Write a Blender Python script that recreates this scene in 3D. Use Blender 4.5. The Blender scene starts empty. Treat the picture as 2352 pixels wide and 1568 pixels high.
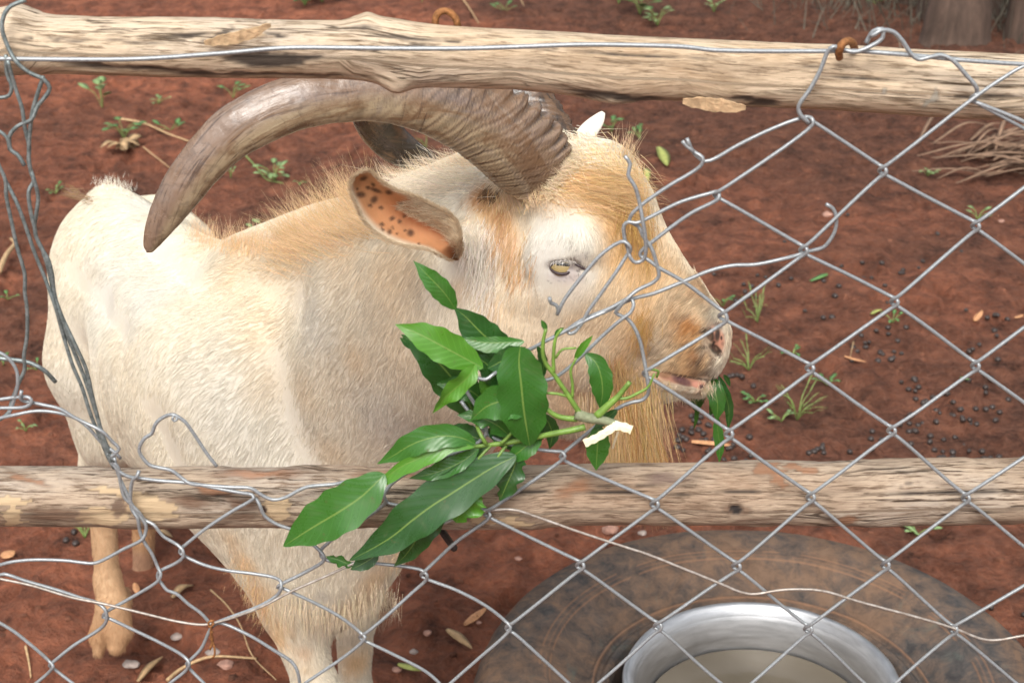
import bpy, bmesh, math, random
import numpy as np
from mathutils import Vector

# ------------------------------------------------------------------ camera, sky, sun, exposure
scene = bpy.context.scene
COL = scene.collection
H, PITCH, FOC = 1.60, math.radians(25.0), 3690.0      # eye height, tilt down, focal length in units of a 2352 px wide frame
CP, SP = math.cos(PITCH), math.sin(PITCH)
cam_d = bpy.data.cameras.new('camera'); cam = bpy.data.objects.new('camera', cam_d); COL.objects.link(cam)
cam.location = (0, 0, H); cam.rotation_euler = (math.pi/2 - PITCH, 0, 0)
cam_d.sensor_width = 36.0; cam_d.lens = 36.0*FOC/2352.0
cam_d.clip_start = 0.05; cam_d.clip_end = 500
cam_d.dof.use_dof = True; cam_d.dof.focus_distance = 1.42; cam_d.dof.aperture_fstop = 17.0
scene.camera = cam
world = bpy.data.worlds.new("World"); scene.world = world; world.use_nodes = True
wn = world.node_tree; bg = wn.nodes['Background']
sky = wn.nodes.new('ShaderNodeTexSky'); sky.sky_type = 'NISHITA'; sky.sun_disc = False
SUN_DIR = Vector((-0.12, -0.62, 0.78)).normalized()
sky.sun_elevation = math.asin(SUN_DIR.z)
sky.sun_rotation = math.atan2(SUN_DIR.x, SUN_DIR.y)
sky.air_density = 1.0; sky.dust_density = 5.0; sky.ozone_density = 1.0
hsv = wn.nodes.new('ShaderNodeHueSaturation'); hsv.inputs['Saturation'].default_value = 0.20      # thin cloud: a whiter sky
wn.links.new(sky.outputs[0], hsv.inputs['Color']); wn.links.new(hsv.outputs[0], bg.inputs[0]); bg.inputs[1].default_value = 0.15
sl = bpy.data.lights.new('sun', 'SUN'); sl.energy = 1.6; sl.angle = math.radians(26); sl.color = (1.0, 0.96, 0.87)
so = bpy.data.objects.new('sun', sl); COL.objects.link(so)
so.rotation_euler = (-SUN_DIR).to_track_quat('-Z', 'Y').to_euler()
scene.view_settings.view_transform = 'Standard'; scene.view_settings.look = 'None'
scene.view_settings.exposure = 0.44; scene.view_settings.gamma = 1.0

rng = np.random.default_rng(7)
random.seed(7)

# ------------------------------------------------------------------ geometry of the view: a pixel of the 2352x1568 frame -> a point at a known distance
def ray(px, py):
    x = (px-1176.0)/FOC; y = (784.0-py)/FOC
    return np.array([x, CP + y*SP, -SP + y*CP])
def at_y(px, py, Y):
    r = ray(px, py); return np.array([0, 0, H]) + r*(Y/r[1])
def at_z(px, py, z=0.0):
    r = ray(px, py); return np.array([0, 0, H]) + r*((H-z)/(-r[2]))
def scale_at(px, py, Y):      # metres per frame pixel there
    r = ray(px, py); return (Y/r[1])/FOC

# ------------------------------------------------------------------ noise
def _h(ix, iy, iz, s):
    n = (ix*374761393 + iy*668265263 + iz*2147483647 + s*1274126177) & 0xffffffff
    n = ((n ^ (n >> 13))*1274126177) & 0xffffffff
    n = ((n ^ (n >> 16))*2246822519) & 0xffffffff
    return ((n ^ (n >> 15)) & 0xffffff)/float(0xffffff)
def vnoise(P, freq, seed=0):
    Q = np.asarray(P, dtype=np.float64)*freq + 1000.0
    I = np.floor(Q).astype(np.int64); F = Q - I; F = F*F*(3-2*F)
    if Q.shape[-1] == 2:
        I = np.concatenate([I, np.zeros(I.shape[:-1]+(1,), np.int64)], -1); F = np.concatenate([F, np.zeros(F.shape[:-1]+(1,))], -1)
    o = 0
    for dx in (0, 1):
        wx = F[..., 0] if dx else 1-F[..., 0]
        for dy in (0, 1):
            wy = F[..., 1] if dy else 1-F[..., 1]
            if Q.shape[-1] == 2:
                o = o + wx*wy*_h(I[..., 0]+dx, I[..., 1]+dy, I[..., 2], seed); continue
            for dz in (0, 1):
                wz = F[..., 2] if dz else 1-F[..., 2]
                o = o + wx*wy*wz*_h(I[..., 0]+dx, I[..., 1]+dy, I[..., 2]+dz, seed)
    return o*2-1
def fbm(P, freq, oct=4, seed=0, gain=0.5):
    o = 0; a = 1; t = 0
    for k in range(oct):
        o = o + a*vnoise(P, freq*(2.03**k), seed+k*17); t += a; a *= gain
    return o/t
def sstep(a, b, x):
    t = np.clip((x-a)/(b-a), 0, 1); return t*t*(3-2*t)

# ------------------------------------------------------------------ mesh and object helpers
def mesh_np(name, V, F, smooth=True, col=None, uv=None, extra=None):
    me = bpy.data.meshes.new(name)
    V = np.asarray(V, dtype=np.float32); 
    if isinstance(F, np.ndarray):
        n = F.shape[1]
        me.vertices.add(len(V)); me.vertices.foreach_set('co', V.ravel())
        me.loops.add(F.size); me.loops.foreach_set('vertex_index', F.astype(np.int32).ravel())
        me.polygons.add(len(F)); me.polygons.foreach_set('loop_start', np.arange(0, F.size, n, dtype=np.int32))
        me.polygons.foreach_set('loop_total', np.full(len(F), n, dtype=np.int32))
        me.update(calc_edges=True); me.validate()
    else:
        me.from_pydata([tuple(map(float, v)) for v in V], [], F)
    if smooth: me.polygons.foreach_set('use_smooth', np.ones(len(me.polygons), dtype=bool))
    def attr(nm, A):
        A = np.asarray(A, dtype=np.float32)
        if A.ndim == 1:
            a = me.attributes.new(nm, 'FLOAT', 'POINT'); a.data.foreach_set('value', A)
        else:
            if A.shape[1] == 3: A = np.concatenate([A, np.ones((len(A), 1), np.float32)], 1)
            a = me.attributes.new(nm, 'FLOAT_COLOR', 'POINT'); a.data.foreach_set('color', A.ravel())
    if col is not None: attr('col', col)
    if extra:
        for k, A in extra.items(): attr(k, A)
    me.update()
    return me
def add(name, me, mat=None, parent=None, loc=None):
    o = bpy.data.objects.new(name, me); COL.objects.link(o)
    if mat is not None: o.data.materials.append(mat)
    if parent is not None: o.parent = parent
    if loc is not None: o.location = loc
    return o
def tag(o, label, cat, group=None, kind=None):
    if label: o['label'] = label
    if cat: o['category'] = cat
    if group: o['group'] = group
    if kind: o['kind'] = kind
    return o
def empty(name, loc, label, cat, group=None):
    o = bpy.data.objects.new(name, None); COL.objects.link(o); o.location = [float(v) for v in loc]
    o.empty_display_size = 0.05
    return tag(o, label, cat, group)
def shift(V, root): return np.asarray(V) - np.array(root.location)[None, :]
def grid_faces(nu, nv, wrap=False):
    i = np.arange(nu-1)[:, None]; j = np.arange(nv if wrap else nv-1)[None, :]
    a = i*nv + j; b = i*nv + (j+1) % nv; c = (i+1)*nv + (j+1) % nv; d = (i+1)*nv + j
    return np.stack([a, b, c, d], -1).reshape(-1, 4)
def catmull(P, step):
    P = np.asarray(P, dtype=float)
    if len(P) == 2:
        n = max(2, int(np.linalg.norm(P[1]-P[0])/step)+1); t = np.linspace(0, 1, n)[:, None]; return P[0]*(1-t)+P[1]*t
    Q = np.vstack([2*P[0]-P[1], P, 2*P[-1]-P[-2]]); out = []
    for i in range(1, len(Q)-2):
        p0, p1, p2, p3 = Q[i-1], Q[i], Q[i+1], Q[i+2]
        n = max(2, int(np.linalg.norm((p2-p1)[:3])/step)+1)
        # centripetal
        d1 = max(np.linalg.norm((p1-p0)[:3])**.5, 1e-4); d2 = max(np.linalg.norm((p2-p1)[:3])**.5, 1e-4); d3 = max(np.linalg.norm((p3-p2)[:3])**.5, 1e-4)
        m1 = ((p1-p0)/d1 - (p2-p0)/(d1+d2) + (p2-p1)/d2)*d2
        m2 = ((p2-p1)/d2 - (p3-p1)/(d2+d3) + (p3-p2)/d3)*d2
        for k in range(n):
            t = k/n; out.append((2*t**3-3*t*t+1)*p1 + (t**3-2*t*t+t)*m1 + (-2*t**3+3*t*t)*p2 + (t**3-t*t)*m2)
    out.append(P[-1]); return np.array(out)
def tube(P, R, sides=8, caps=True, flat=None):
    P = np.asarray(P, float); n = len(P); R = np.broadcast_to(np.asarray(R, float), (n,))
    T = np.gradient(P, axis=0); T /= np.maximum(np.linalg.norm(T, axis=1, keepdims=True), 1e-9)
    N = np.zeros_like(P); a = np.array([0, 0, 1.0]) if abs(T[0][2]) < .9 else np.array([1.0, 0, 0])
    N[0] = np.cross(T[0], a); N[0] /= np.linalg.norm(N[0])
    for i in range(1, n):
        v = N[i-1]-T[i]*np.dot(N[i-1], T[i]); N[i] = v/max(np.linalg.norm(v), 1e-9)
    B = np.cross(T, N); ang = np.linspace(0, 2*np.pi, sides, endpoint=False)
    V = P[:, None, :] + R[:, None, None]*(np.cos(ang)[None, :, None]*N[:, None, :] + np.sin(ang)[None, :, None]*B[:, None, :])
    F = grid_faces(n, sides, True); V = V.reshape(-1, 3)
    F = [tuple(f) for f in F.tolist()]
    if caps: F.append(tuple(range(sides-1, -1, -1))); F.append(tuple(range((n-1)*sides, n*sides)))
    return V, F
class MB:
    def __init__(s): s.V = []; s.F = []; s.n = 0
    def add(s, V, F):
        V = np.asarray(V); s.V.append(V); k = s.n
        s.F += [tuple(int(i)+k for i in f) for f in F]; s.n += len(V)
    def mesh(s, name, smooth=True, origin=(0, 0, 0)): return mesh_np(name, np.vstack(s.V)-np.asarray(origin, float)[None], s.F, smooth)

# ------------------------------------------------------------------ materials
class NT:
    def __init__(s, name):
        s.m = bpy.data.materials.new(name); s.m.use_nodes = True; s.t = s.m.node_tree; s.b = s.t.nodes['Principled BSDF']; s.L = s.t.links
    def n(s, typ, **kw):
        nd = s.t.nodes.new(typ)
        for k, v in kw.items():
            if k.startswith('i_'):
                key = k[2:].replace('_', ' ')
                nd.inputs[int(key) if key.isdigit() else key].default_value = v
            else: setattr(nd, k, v)
        return nd
    def link(s, a, b): s.L.new(a, b)
    def attr(s, name): return s.n('ShaderNodeAttribute', attribute_name=name)
    def noise(s, vec, scale, detail=4, rough=.5, dist=0):
        nd = s.n('ShaderNodeTexNoise'); nd.inputs['Scale'].default_value = scale; nd.inputs['Detail'].default_value = detail
        nd.inputs['Roughness'].default_value = rough; nd.inputs['Distortion'].default_value = dist
        if vec is not None: s.link(vec, nd.inputs['Vector'])
        return nd
    def ramp(s, fac, stops):
        r = s.n('ShaderNodeValToRGB'); e = r.color_ramp.elements
        while len(e) < len(stops): e.new(.5)
        for k, (p, c) in enumerate(stops):
            e[k].position = p; e[k].color = tuple(c)+(1,) if len(c) == 3 else c
        s.link(fac, r.inputs[0]); return r
    def mix(s, fac, a, b, mode='MIX'):
        m = s.n('ShaderNodeMix', data_type='RGBA', blend_type=mode)
        for sock, v in ((m.inputs[0], fac), (m.inputs[6], a), (m.inputs[7], b)):
            if hasattr(v, 'links'): s.link(v, sock)
            else: sock.default_value = v if not isinstance(v, tuple) else (v+(1,) if len(v) == 3 else v)
        return m.outputs[2]
    def math(s, op, a, b=0.0, clamp=False):
        m = s.n('ShaderNodeMath', operation=op, use_clamp=clamp)
        for sock, v in ((m.inputs[0], a), (m.inputs[1], b)):
            if hasattr(v, 'links'): s.link(v, sock)
            else: sock.default_value = v
        return m.outputs[0]
    def mapping(s, vec, scale):
        mp = s.n('ShaderNodeMapping'); mp.inputs['Scale'].default_value = scale; s.link(vec, mp.inputs[0]); return mp.outputs[0]
    def bump(s, h, strength=.5, dist=.01):
        b = s.n('ShaderNodeBump'); b.inputs['Strength'].default_value = strength; b.inputs['Distance'].default_value = dist
        s.link(h, b.inputs['Height']); s.link(b.outputs[0], s.b.inputs['Normal']); return b
    def base(s, v): 
        if hasattr(v, 'links'): s.link(v, s.b.inputs['Base Color'])
        else: s.b.inputs['Base Color'].default_value = tuple(v)+(1,)
    def rough(s, v):
        if hasattr(v, 'links'): s.link(v, s.b.inputs['Roughness'])
        else: s.b.inputs['Roughness'].default_value = v
    def obj(s): return s.n('ShaderNodeTexCoord').outputs['Object']
def simple(name, c, r=.6, var=.25, scale=40, metal=0, bump=0, spec=.5):
    t = NT(name); v = t.obj(); nz = t.noise(v, scale, 4, .6)
    dark = tuple(x*(1-var) for x in c); lite = tuple(min(1, x*(1+var)) for x in c)
    t.base(t.ramp(nz.outputs[0], [(.3, dark), (.7, lite)]).outputs[0]); t.rough(r); t.b.inputs['Metallic'].default_value = metal
    t.b.inputs['Specular IOR Level'].default_value = spec
    if bump: t.bump(nz.outputs[0], bump, .004)
    return t.m

M = {}
# soil: red laterite, darker areas, paler crumbs
t = NT('red_soil'); v = t.obj()
big = t.noise(v, 1.3, 3, .6); med = t.noise(v, 13, 8, .72, .3); fine = t.noise(v, 75, 5, .7); grit = t.n('ShaderNodeTexVoronoi'); grit.inputs['Scale'].default_value = 120; t.link(v, grit.inputs['Vector'])
c1 = t.ramp(med.outputs[0], [(.33, (.038, .016, .010)), (.50, (.150, .060, .035)), (.68, (.285, .120, .070))]).outputs[0]
att = t.attr('col')
c2 = t.mix(.85, c1, att.outputs['Color'], 'MULTIPLY')
c3 = t.mix(t.ramp(fine.outputs[0], [(.42, (0, 0, 0)), (.8, (.75, .75, .75))]).outputs[0], c2, (.24, .115, .078))
c4 = t.mix(t.ramp(grit.outputs['Distance'], [(.05, (.35, .35, .35)), (.16, (0, 0, 0))]).outputs[0], c3, (.055, .026, .019))
t.base(c4); t.rough(.92); t.b.inputs['Specular IOR Level'].default_value = .25
h = t.math('ADD', t.math('MULTIPLY', med.outputs[0], 1.2), t.math('MULTIPLY', fine.outputs[0], .45)); t.bump(h, 1.0, .030); M['soil'] = t.m

def wood(name, pale, brown, grey, tone):
    t = NT(name); v = t.attr('grain').outputs['Vector']     # x along the pole, y round it, z unused (metres)
    lo = t.noise(t.mapping(v, (5, 16, 1)), 1, 4, .55, .3)
    st = t.noise(t.mapping(v, (34, 400, 1)), 1, 6, .7, .35)
    st2 = t.noise(t.mapping(v, (80, 1100, 1)), 1, 4, .6)
    blot = t.noise(t.mapping(v, (12, 30, 1)), 1, 5, .7, .8)
    sp = t.noise(t.mapping(v, (60, 520, 1)), 1, 3, .6); a = t.ramp(lo.outputs[0], [(.3, brown), (.52, pale), (.72, grey)]).outputs[0]
    a = t.mix(t.ramp(st.outputs[0], [(.40, (.9, .9, .9)), (.50, (0, 0, 0))]).outputs[0], a, tuple(x*.45 for x in brown))
    a = t.mix(t.ramp(st2.outputs[0], [(.45, (0, 0, 0)), (.75, (.6, .6, .6))]).outputs[0], a, tuple(min(1, x*1.35) for x in pale))
    a = t.mix(t.ramp(sp.outputs[0], [(.29, (.8, .8, .8)), (.38, (0, 0, 0))]).outputs[0], a, tuple(x*.3 for x in brown))
    ck = t.noise(t.mapping(v, (3.5, 75, 1)), 1, 4, .6, .5); cq = t.math('ABSOLUTE', t.math('SUBTRACT', ck.outputs[0], .5)); cm = t.math('MULTIPLY', t.ramp(cq, [(.004, (1, 1, 1)), (.011, (0, 0, 0))]).outputs[0], t.ramp(lo.outputs[0], [(.45, (0, 0, 0)), (.55, (1, 1, 1))]).outputs[0])
    a = t.mix(t.math('MULTIPLY', cm, .85), a, tuple(x*.16 for x in brown))
    a = t.mix(t.ramp(blot.outputs[0], [(.55, (0, 0, 0)), (.72, (tone, tone, tone))]).outputs[0], a, tuple(x*.5 for x in brown))
    cc = t.attr('col')
    a = t.mix(cc.outputs['Alpha'], a, cc.outputs['Color'])
    t.base(a); t.rough(.78); t.b.inputs['Specular IOR Level'].default_value = .3
    h = t.math('SUBTRACT', t.math('ADD', t.math('MULTIPLY', st.outputs[0], 1.0), t.math('MULTIPLY', st2.outputs[0], .5)), t.math('MULTIPLY', cm, 1.2)); t.bump(h, .7, .0022)
    return t.m
M['wood_top'] = wood('weathered_pale_wood', (.64, .51, .37), (.40, .26, .145), (.48, .41, .34), .5)
M['wood_low'] = wood('barky_wood', (.44, .34, .25), (.23, .135, .08), (.40, .355, .31), .75)

t = NT('galvanised_wire'); v = t.obj(); nz = t.noise(v, 700, 3, .7); n2 = t.noise(v, 25, 3)
t.base(t.mix(n2.outputs[0], t.ramp(nz.outputs[0], [(.35, (.21, .23, .25)), (.65, (.46, .48, .50))]).outputs[0], (.28, .30, .31)))
t.b.inputs['Metallic'].default_value = .35; t.rough(.36); t.bump(nz.outputs[0], .35, .0004); M['wire'] = t.m
t = NT('dull_old_wire'); v = t.obj(); nz = t.noise(v, 300, 3, .7)
t.base(t.ramp(nz.outputs[0], [(.35, (.14, .17, .17)), (.65, (.30, .34, .34))]).outputs[0]); t.b.inputs['Metallic'].default_value = .6; t.rough(.5); M['wire_dull'] = t.m
t = NT('binding_wire'); v = t.obj(); nz = t.noise(v, 200, 3, .7)
t.base(t.ramp(nz.outputs[0], [(.35, (.30, .25, .21)), (.65, (.52, .48, .44))]).outputs[0]); t.b.inputs['Metallic'].default_value = .5; t.rough(.5); M['wire_brown'] = t.m
M['rust'] = simple('rust', (.30, .13, .045), .7, .45, 400, .3, .4)
M['dark_iron'] = simple('dark_iron', (.045, .032, .028), .6, .3, 300, .3, .3)
# ------------------------------------------------------------------ ground: one sheet to the far distance, finely modelled near the pen
def axis(lo, hi, step, far, grow=1.16):
    a = list(np.arange(lo, hi+step/2, step)); s = step; x = a[-1]
    while x < far: s *= grow; x += s; a.append(x)
    s = step; x = a[0]; b = []
    while x > -far: s *= grow; x -= s; b.append(x)
    return np.array(b[::-1]+a)
gx = axis(-1.9, 1.9, .0078, 90); gy = axis(1.25, 6.6, .0088, 90)
GX, GY = np.meshgrid(gx, gy, indexing='ij'); G2 = np.stack([GX, GY], -1)
def ground_h(G):
    near = np.exp(-((np.maximum(np.abs(G[..., 0])-3, 0))/3)**2)*np.exp(-((np.maximum(G[..., 1]-8, 0))/3)**2)
    h = .030*fbm(G, 1.1, 3, 3) + near*(.016*fbm(G, 6.5, 4, 11, .55) + .0095*fbm(G, 30, 3, 23, .65))
    pit = fbm(G, 11, 3, 41); h = h - near*.022*sstep(.34, .62, pit)
    clod = fbm(G, 27, 2, 61); h = h + near*.008*sstep(.25, .6, clod)
    d = np.hypot(G[..., 0]-.345, G[..., 1]-1.80); w = sstep(.34, .50, d)
    return h*w + (1-w)*.0
GH = ground_h(G2)
tone = fbm(G2, .8, 3, 71)
lit = np.clip(sstep(1.4, -1.2, G2[..., 0] - .0*(G2[..., 1])), 0, 1)     # light painted into the soil: left sunlit and bright, right shaded
shade_tone = np.clip(.95*tone + .45*fbm(G2, 4.5, 3, 73) + .52 - .60*(lit-.4) + .5*sstep(4.2, 5.2, G2[..., 1])*sstep(-.6, .2, G2[..., 0]), 0, 1)  # random soil tone plus painted shade, deeper at the far right
dry = np.array([1.95, 1.62, 1.48]); shaded = np.array([.72, .72, .74])  # tints of the soil where it is painted sunlit and where painted shaded
gc = shaded + (dry-shaded)*(1-shade_tone[..., None])
V = np.stack([GX, GY, GH], -1).reshape(-1, 3)
F = grid_faces(len(gx), len(gy))[:, ::-1]
ground = add('ground', mesh_np('ground', V, F, True, col=np.clip(gc.reshape(-1, 3)/2, 0, 1)*2), M['soil'])
ground['kind'] = 'structure'
def gpoint(px, py):
    p = at_z(px, py, 0)
    for _ in range(3):
        z = float(ground_h(np.array([[p[0], p[1]]]))[0]); p = at_z(px, py, z)
    return p

# ------------------------------------------------------------------ the two wooden rails of the fence
def interp(tab, x):
    a = np.array(tab, float); return np.interp(x, a[:, 0], a[:, 1])
def make_rail(name, label, top, bot, Y, mat, seed, stainf, bumps=()):
    xs = np.concatenate([np.arange(-1500, -60, 24.0), np.arange(-60, 2412, 3.2), np.arange(2412, 3900, 24.0)])
    tv = interp(top, xs); bv = interp(bot, xs)
    ns = 64; ang = np.linspace(0, 2*np.pi, ns, endpoint=False)
    V = []; G = []; C = []
    org = at_y(1176, (interp(top, 1176)+interp(bot, 1176))/2, Y)
    for i, x in enumerate(xs):
        c = at_y(x, (tv[i]+bv[i])/2, Y); t0 = at_y(x, tv[i], Y); b0 = at_y(x, bv[i], Y)
        r = (t0[2]-b0[2])/2*CP*.985
        # silhouette of a round pole seen from above: centre a little behind the traced middle
        ring = np.stack([np.zeros(ns), -np.cos(ang), np.sin(ang)], 1)
        V.append(c[None]+ring*r); G.append(np.stack([np.full(ns, c[0]), ang*r, np.zeros(ns)], 1))
    V = np.array(V); G = np.array(G)
    ringn = np.stack([np.zeros(ns), -np.cos(ang), np.sin(ang)], 1)[None]
    S = V.copy(); S[..., 0] *= 0.13
    dsp = .0010*fbm(V*np.array([.35, 1, 1]), 40, 3, seed) + .0007*fbm(V*np.array([.08, 1, 1]), 330, 3, seed+5)
    C, D2 = stainf(V)
    V = V + ringn*(dsp+D2)[..., None]
    for (bx, by, bz, r, amp) in bumps:
        p = at_y(bx, by, bz); d = np.linalg.norm((V-p)/np.array(r), axis=-1); V = V + ringn*(amp*np.exp(-d*d))[..., None]
    n = len(xs); F = [tuple(f) for f in grid_faces(n, ns, True).tolist()]
    F.append(tuple(range(ns-1, -1, -1))); F.append(tuple(range((n-1)*ns, n*ns)))
    me = mesh_np(name, V.reshape(-1, 3)-org, F, True, col=C.reshape(-1, 4))
    a = me.attributes.new('grain', 'FLOAT_VECTOR', 'POINT'); a.data.foreach_set('vector', G.astype(np.float32).ravel())
    return tag(add(name, me, mat, None, org), label, 'fence rail')
def to_px(V):
    d = V - np.array([0, 0, H]); z = d[..., 1]*CP - d[..., 2]*SP; y = d[..., 1]*SP + d[..., 2]*CP
    return 1176+FOC*d[..., 0]/z, 784-FOC*y/z
def lens(px, py, cx, cy, a, b, rot=0.0, soft=.5):
    c, s = math.cos(rot), math.sin(rot); u = ((px-cx)*c+(py-cy)*s)/a; w = (-(px-cx)*s+(py-cy)*c)/b
    return 1-sstep(1-soft, 1+soft*.3, np.sqrt(u*u+w*w))
def crack(px, py, pts, w):
    pts = np.array(pts, float); yy = np.interp(px, pts[:, 0], pts[:, 1], left=-999, right=-999)
    return np.exp(-((py-yy)/w)**2)
def front(V, Yc): return (V[..., 1] < Yc+.004)
def stain_top(V):
    px, py = to_px(V); jit = 5*fbm(V, 90, 3, 5)+5*fbm(V*np.array([.35, 1, 1]), 260, 3, 8); jx = 30*fbm(V, 18, 2, 6)+26*fbm(V*np.array([.2, 1, 1]), 380, 2, 9); px2 = px+jx; py2 = py+jit
    f = front(V, 1.022)
    dark = np.zeros(px.shape)
    for a in [(600, 138, 100, 19, .04, .25), (690, 132, 50, 10, 0, .6), (200, 152, 90, 8, .08, .7), (330, 158, 130, 7, .05, .7), (440, 168, 120, 6, .04, .8), (430, 80, 60, 7, -.08, .7), (500, 78, 45, 8, -.5, .6),
              (600, 172, 300, 5, .01, .9), (820, 70, 60, 5, .05, .8), (950, 88, 90, 6, .07, .7), (960, 102, 60, 4, .05, .7), (1060, 96, 50, 4, .1, .7), (600, 62, 28, 4, -.7, .6), (630, 82, 40, 6, .1, .5),
              (1420, 217, 110, 9, .12, .5), (1750, 236, 46, 12, .05, .5), (1700, 228, 60, 6, .1, .6), (1870, 213, 25, 3, 0, .7), (2240, 226, 80, 4, .03, .8), (905, 208, 25, 10, .3, .6), (2300, 222, 60, 6, .02, .7), (100, 90, 120, 4, .05, .9), (300, 95, 120, 5, .05, .9)]:
        dark = np.maximum(dark, lens(px2, py2, a[0], a[1], a[2], a[3], a[4], a[5])*.92)
    cr = crack(px, py+jit*.25, [(1080, 100), (1200, 112), (1567, 132), (1884, 152)], 1.8) + crack(px, py+jit*.25, [(1884, 173), (2134, 192), (2400, 206)], 2.0)
    cr = cr*f; dark = dark*f
    pale = np.maximum(lens(px2, py2, 545, 88, 70, 16, -.28, .4), lens(px2, py2, 1630, 240, 62, 12, .12, .4))*f
    grey = np.maximum(lens(px2, py2, 2150, 227, 34, 9, -.8, .4), lens(px2, py2, 2027, 210, 10, 8, 0, .4))*f
    under = np.zeros(px.shape)
    C = np.zeros(px.shape+(4,)); C[..., :3] = (.05, .04, .035); C[..., 3] = np.clip(dark+cr, 0, 1)
    w = pale*(1-dark); C[..., :3] = C[..., :3]*(1-w[..., None])+np.array([.66, .48, .29])*w[..., None]; C[..., 3] = np.maximum(C[..., 3], w*.8)
    w = grey*.8; C[..., :3] = C[..., :3]*(1-w[..., None])+np.array([.5, .47, .40])*w[..., None]; C[..., 3] = np.maximum(C[..., 3], w)
    D = -.0022*np.clip(cr, 0, 1) - .0012*dark + .0022*pale
    return C, D
rail_top = make_rail('wooden_rail', 'pale weathered round wooden pole with burnt black marks, the upper rail of the fence',
    [(-1500, -20), (-60, 12), (0, 12), (50, 0), (67, 7), (100, 22), (133, 28), (233, 33), (500, 35), (667, 40), (785, 43), (815, 36), (910, 42), (1017, 53), (1184, 63), (1568, 83), (1968, 100), (2352, 120), (3900, 200)],
    [(-1500, 150), (-60, 185), (133, 177), (334, 182), (600, 185), (785, 187), (860, 196), (967, 208), (1184, 213), (1351, 228), (1418, 235), (1568, 238), (1667, 250), (1868, 258), (2100, 272), (2268, 283), (2352, 283), (3900, 360)],
    1.022, M['wood_top'], 3, stain_top, [(905, 212, 1.00, (.010, .03, .008), .0075), (843, 33, 1.02, (.006, .03, .006), .0045), (870, 40, 1.02, (.018, .03, .010), .002), (1410, 232, 1.01, (.02, .02, .008), .003)])
def stain_low(V):
    px, py = to_px(V); jit = 8*fbm(V, 80, 3, 15)+6*fbm(V*np.array([.35, 1, 1]), 260, 3, 18); jx = 34*fbm(V, 22, 3, 16)+28*fbm(V*np.array([.2, 1, 1]), 380, 2, 19); px2 = px+jx; py2 = py+jit
    f = front(V, 1.022)
    C = np.zeros(px.shape+(4,))
    def put(w, c, a=1.0):
        w = np.clip(w*f*a, 0, 1); C[..., :3] = C[..., :3]*(1-w[..., None])+np.array(c)*w[..., None]; C[..., 3] = np.maximum(C[..., 3], w)
    for a in [(230, 1185, 60, 22, 0, .1), (330, 1165, 66, 30, .2, .08), (30, 1185, 22, 26, 0, .1), (650, 1168, 34, 28, .1, .1), (260, 1130, 70, 12, .1, .1), (1110, 1192, 40, 10, .1, .1), (1175, 1196, 50, 9, .1, .1), (20, 1150, 60, 10, 0, .1)]:
        put(lens(px2, py2, *a), (.60, .44, .27), .9)
    put(lens(px2, py2, 258, 1165, 24, 26, .9, .2), (.16, .10, .07), .85)
    for a in [(130, 1180, 90, 22, 0, .6), (560, 1185, 80, 12, 0, .7), (430, 1150, 70, 20, .1, .7), (560, 1155, 60, 14, .2, .6)]:
        put(lens(px2, py2, *a), (.17, .09, .055), .8)
    for a in [(1760, 1082, 34, 18, .3, .3), (1830, 1078, 46, 14, .3, .3), (1785, 1105, 14, 12, 0, .3), (1100, 1080, 120, 10, 0, .8), (900, 1090, 110, 12, 0, .8), (1330, 1120, 70, 24, -.3, .8), (600, 1090, 160, 14, 0, .8), (1920, 1195, 40, 10, 0, .6), (60, 1100, 60, 10, .3, .7), (480, 1125, 70, 12, .2, .7)]:
        put(lens(px2, py2, *a), (.40, .18, .09), .75)
    put(lens(px2, py2, 1530, 1100, 70, 16, .0, .7), (.16, .10, .09), .7)
    put(lens(px, py+jit*.5, 1692, 1168, 40, 13, .06, .3), (.24, .15, .10), .8); put(lens(px, py+jit*.5, 1690, 1168, 18, 9, .06, .3), (.035, .028, .026), 1)
    put(lens(px, py+jit*.5, 604, 1168, 12, 9, .3, .4), (.05, .03, .025), 1)
    put(lens(px2, py2, 2080, 1112, 22, 4, 0, .6), (.07, .05, .05), .7)
    cr = (crack(px, py+jit*.2, [(200, 1141), (420, 1140), (600, 1133), (785, 1132), (1000, 1127), (1220, 1124)], 1.8)
          + crack(px, py+jit*.25, [(1150, 1128), (1400, 1130), (1568, 1133), (1720, 1128), (1800, 1134), (2069, 1131), (2400, 1126)], 2.6))*f
    put(cr, (.03, .022, .02)); put(crack(px, py+jit*.3, [(1300, 1116), (1480, 1115), (1600, 1116)], 1.6), (.06, .04, .03), .8)
    bark = C[..., 3]*0
    D = -.0030*np.clip(cr, 0, 1) - .003*lens(px, py, 1690, 1168, 20, 9, .06, .5)*f + .0012*sstep(.0, .25, fbm(V*np.array([.4, 1, 1]), 55, 3, 33))
    return C, D
rail_low = make_rail('wooden_rail', 'cracked brown wooden pole with peeling bark, the lower rail of the fence',
    [(-1500, 1092), (0, 1077), (267, 1076), (785, 1074), (1051, 1074), (1352, 1066), (1568, 1064), (2069, 1058), (2352, 1052), (3900, 1020)],
    [(-1500, 1210), (0, 1205), (334, 1208), (668, 1206), (845, 1208), (1218, 1211), (1318, 1203), (1568, 1201), (1902, 1207), (2102, 1200), (2352, 1198), (3900, 1180)],
    1.022, M['wood_low'], 13, stain_low)

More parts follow.
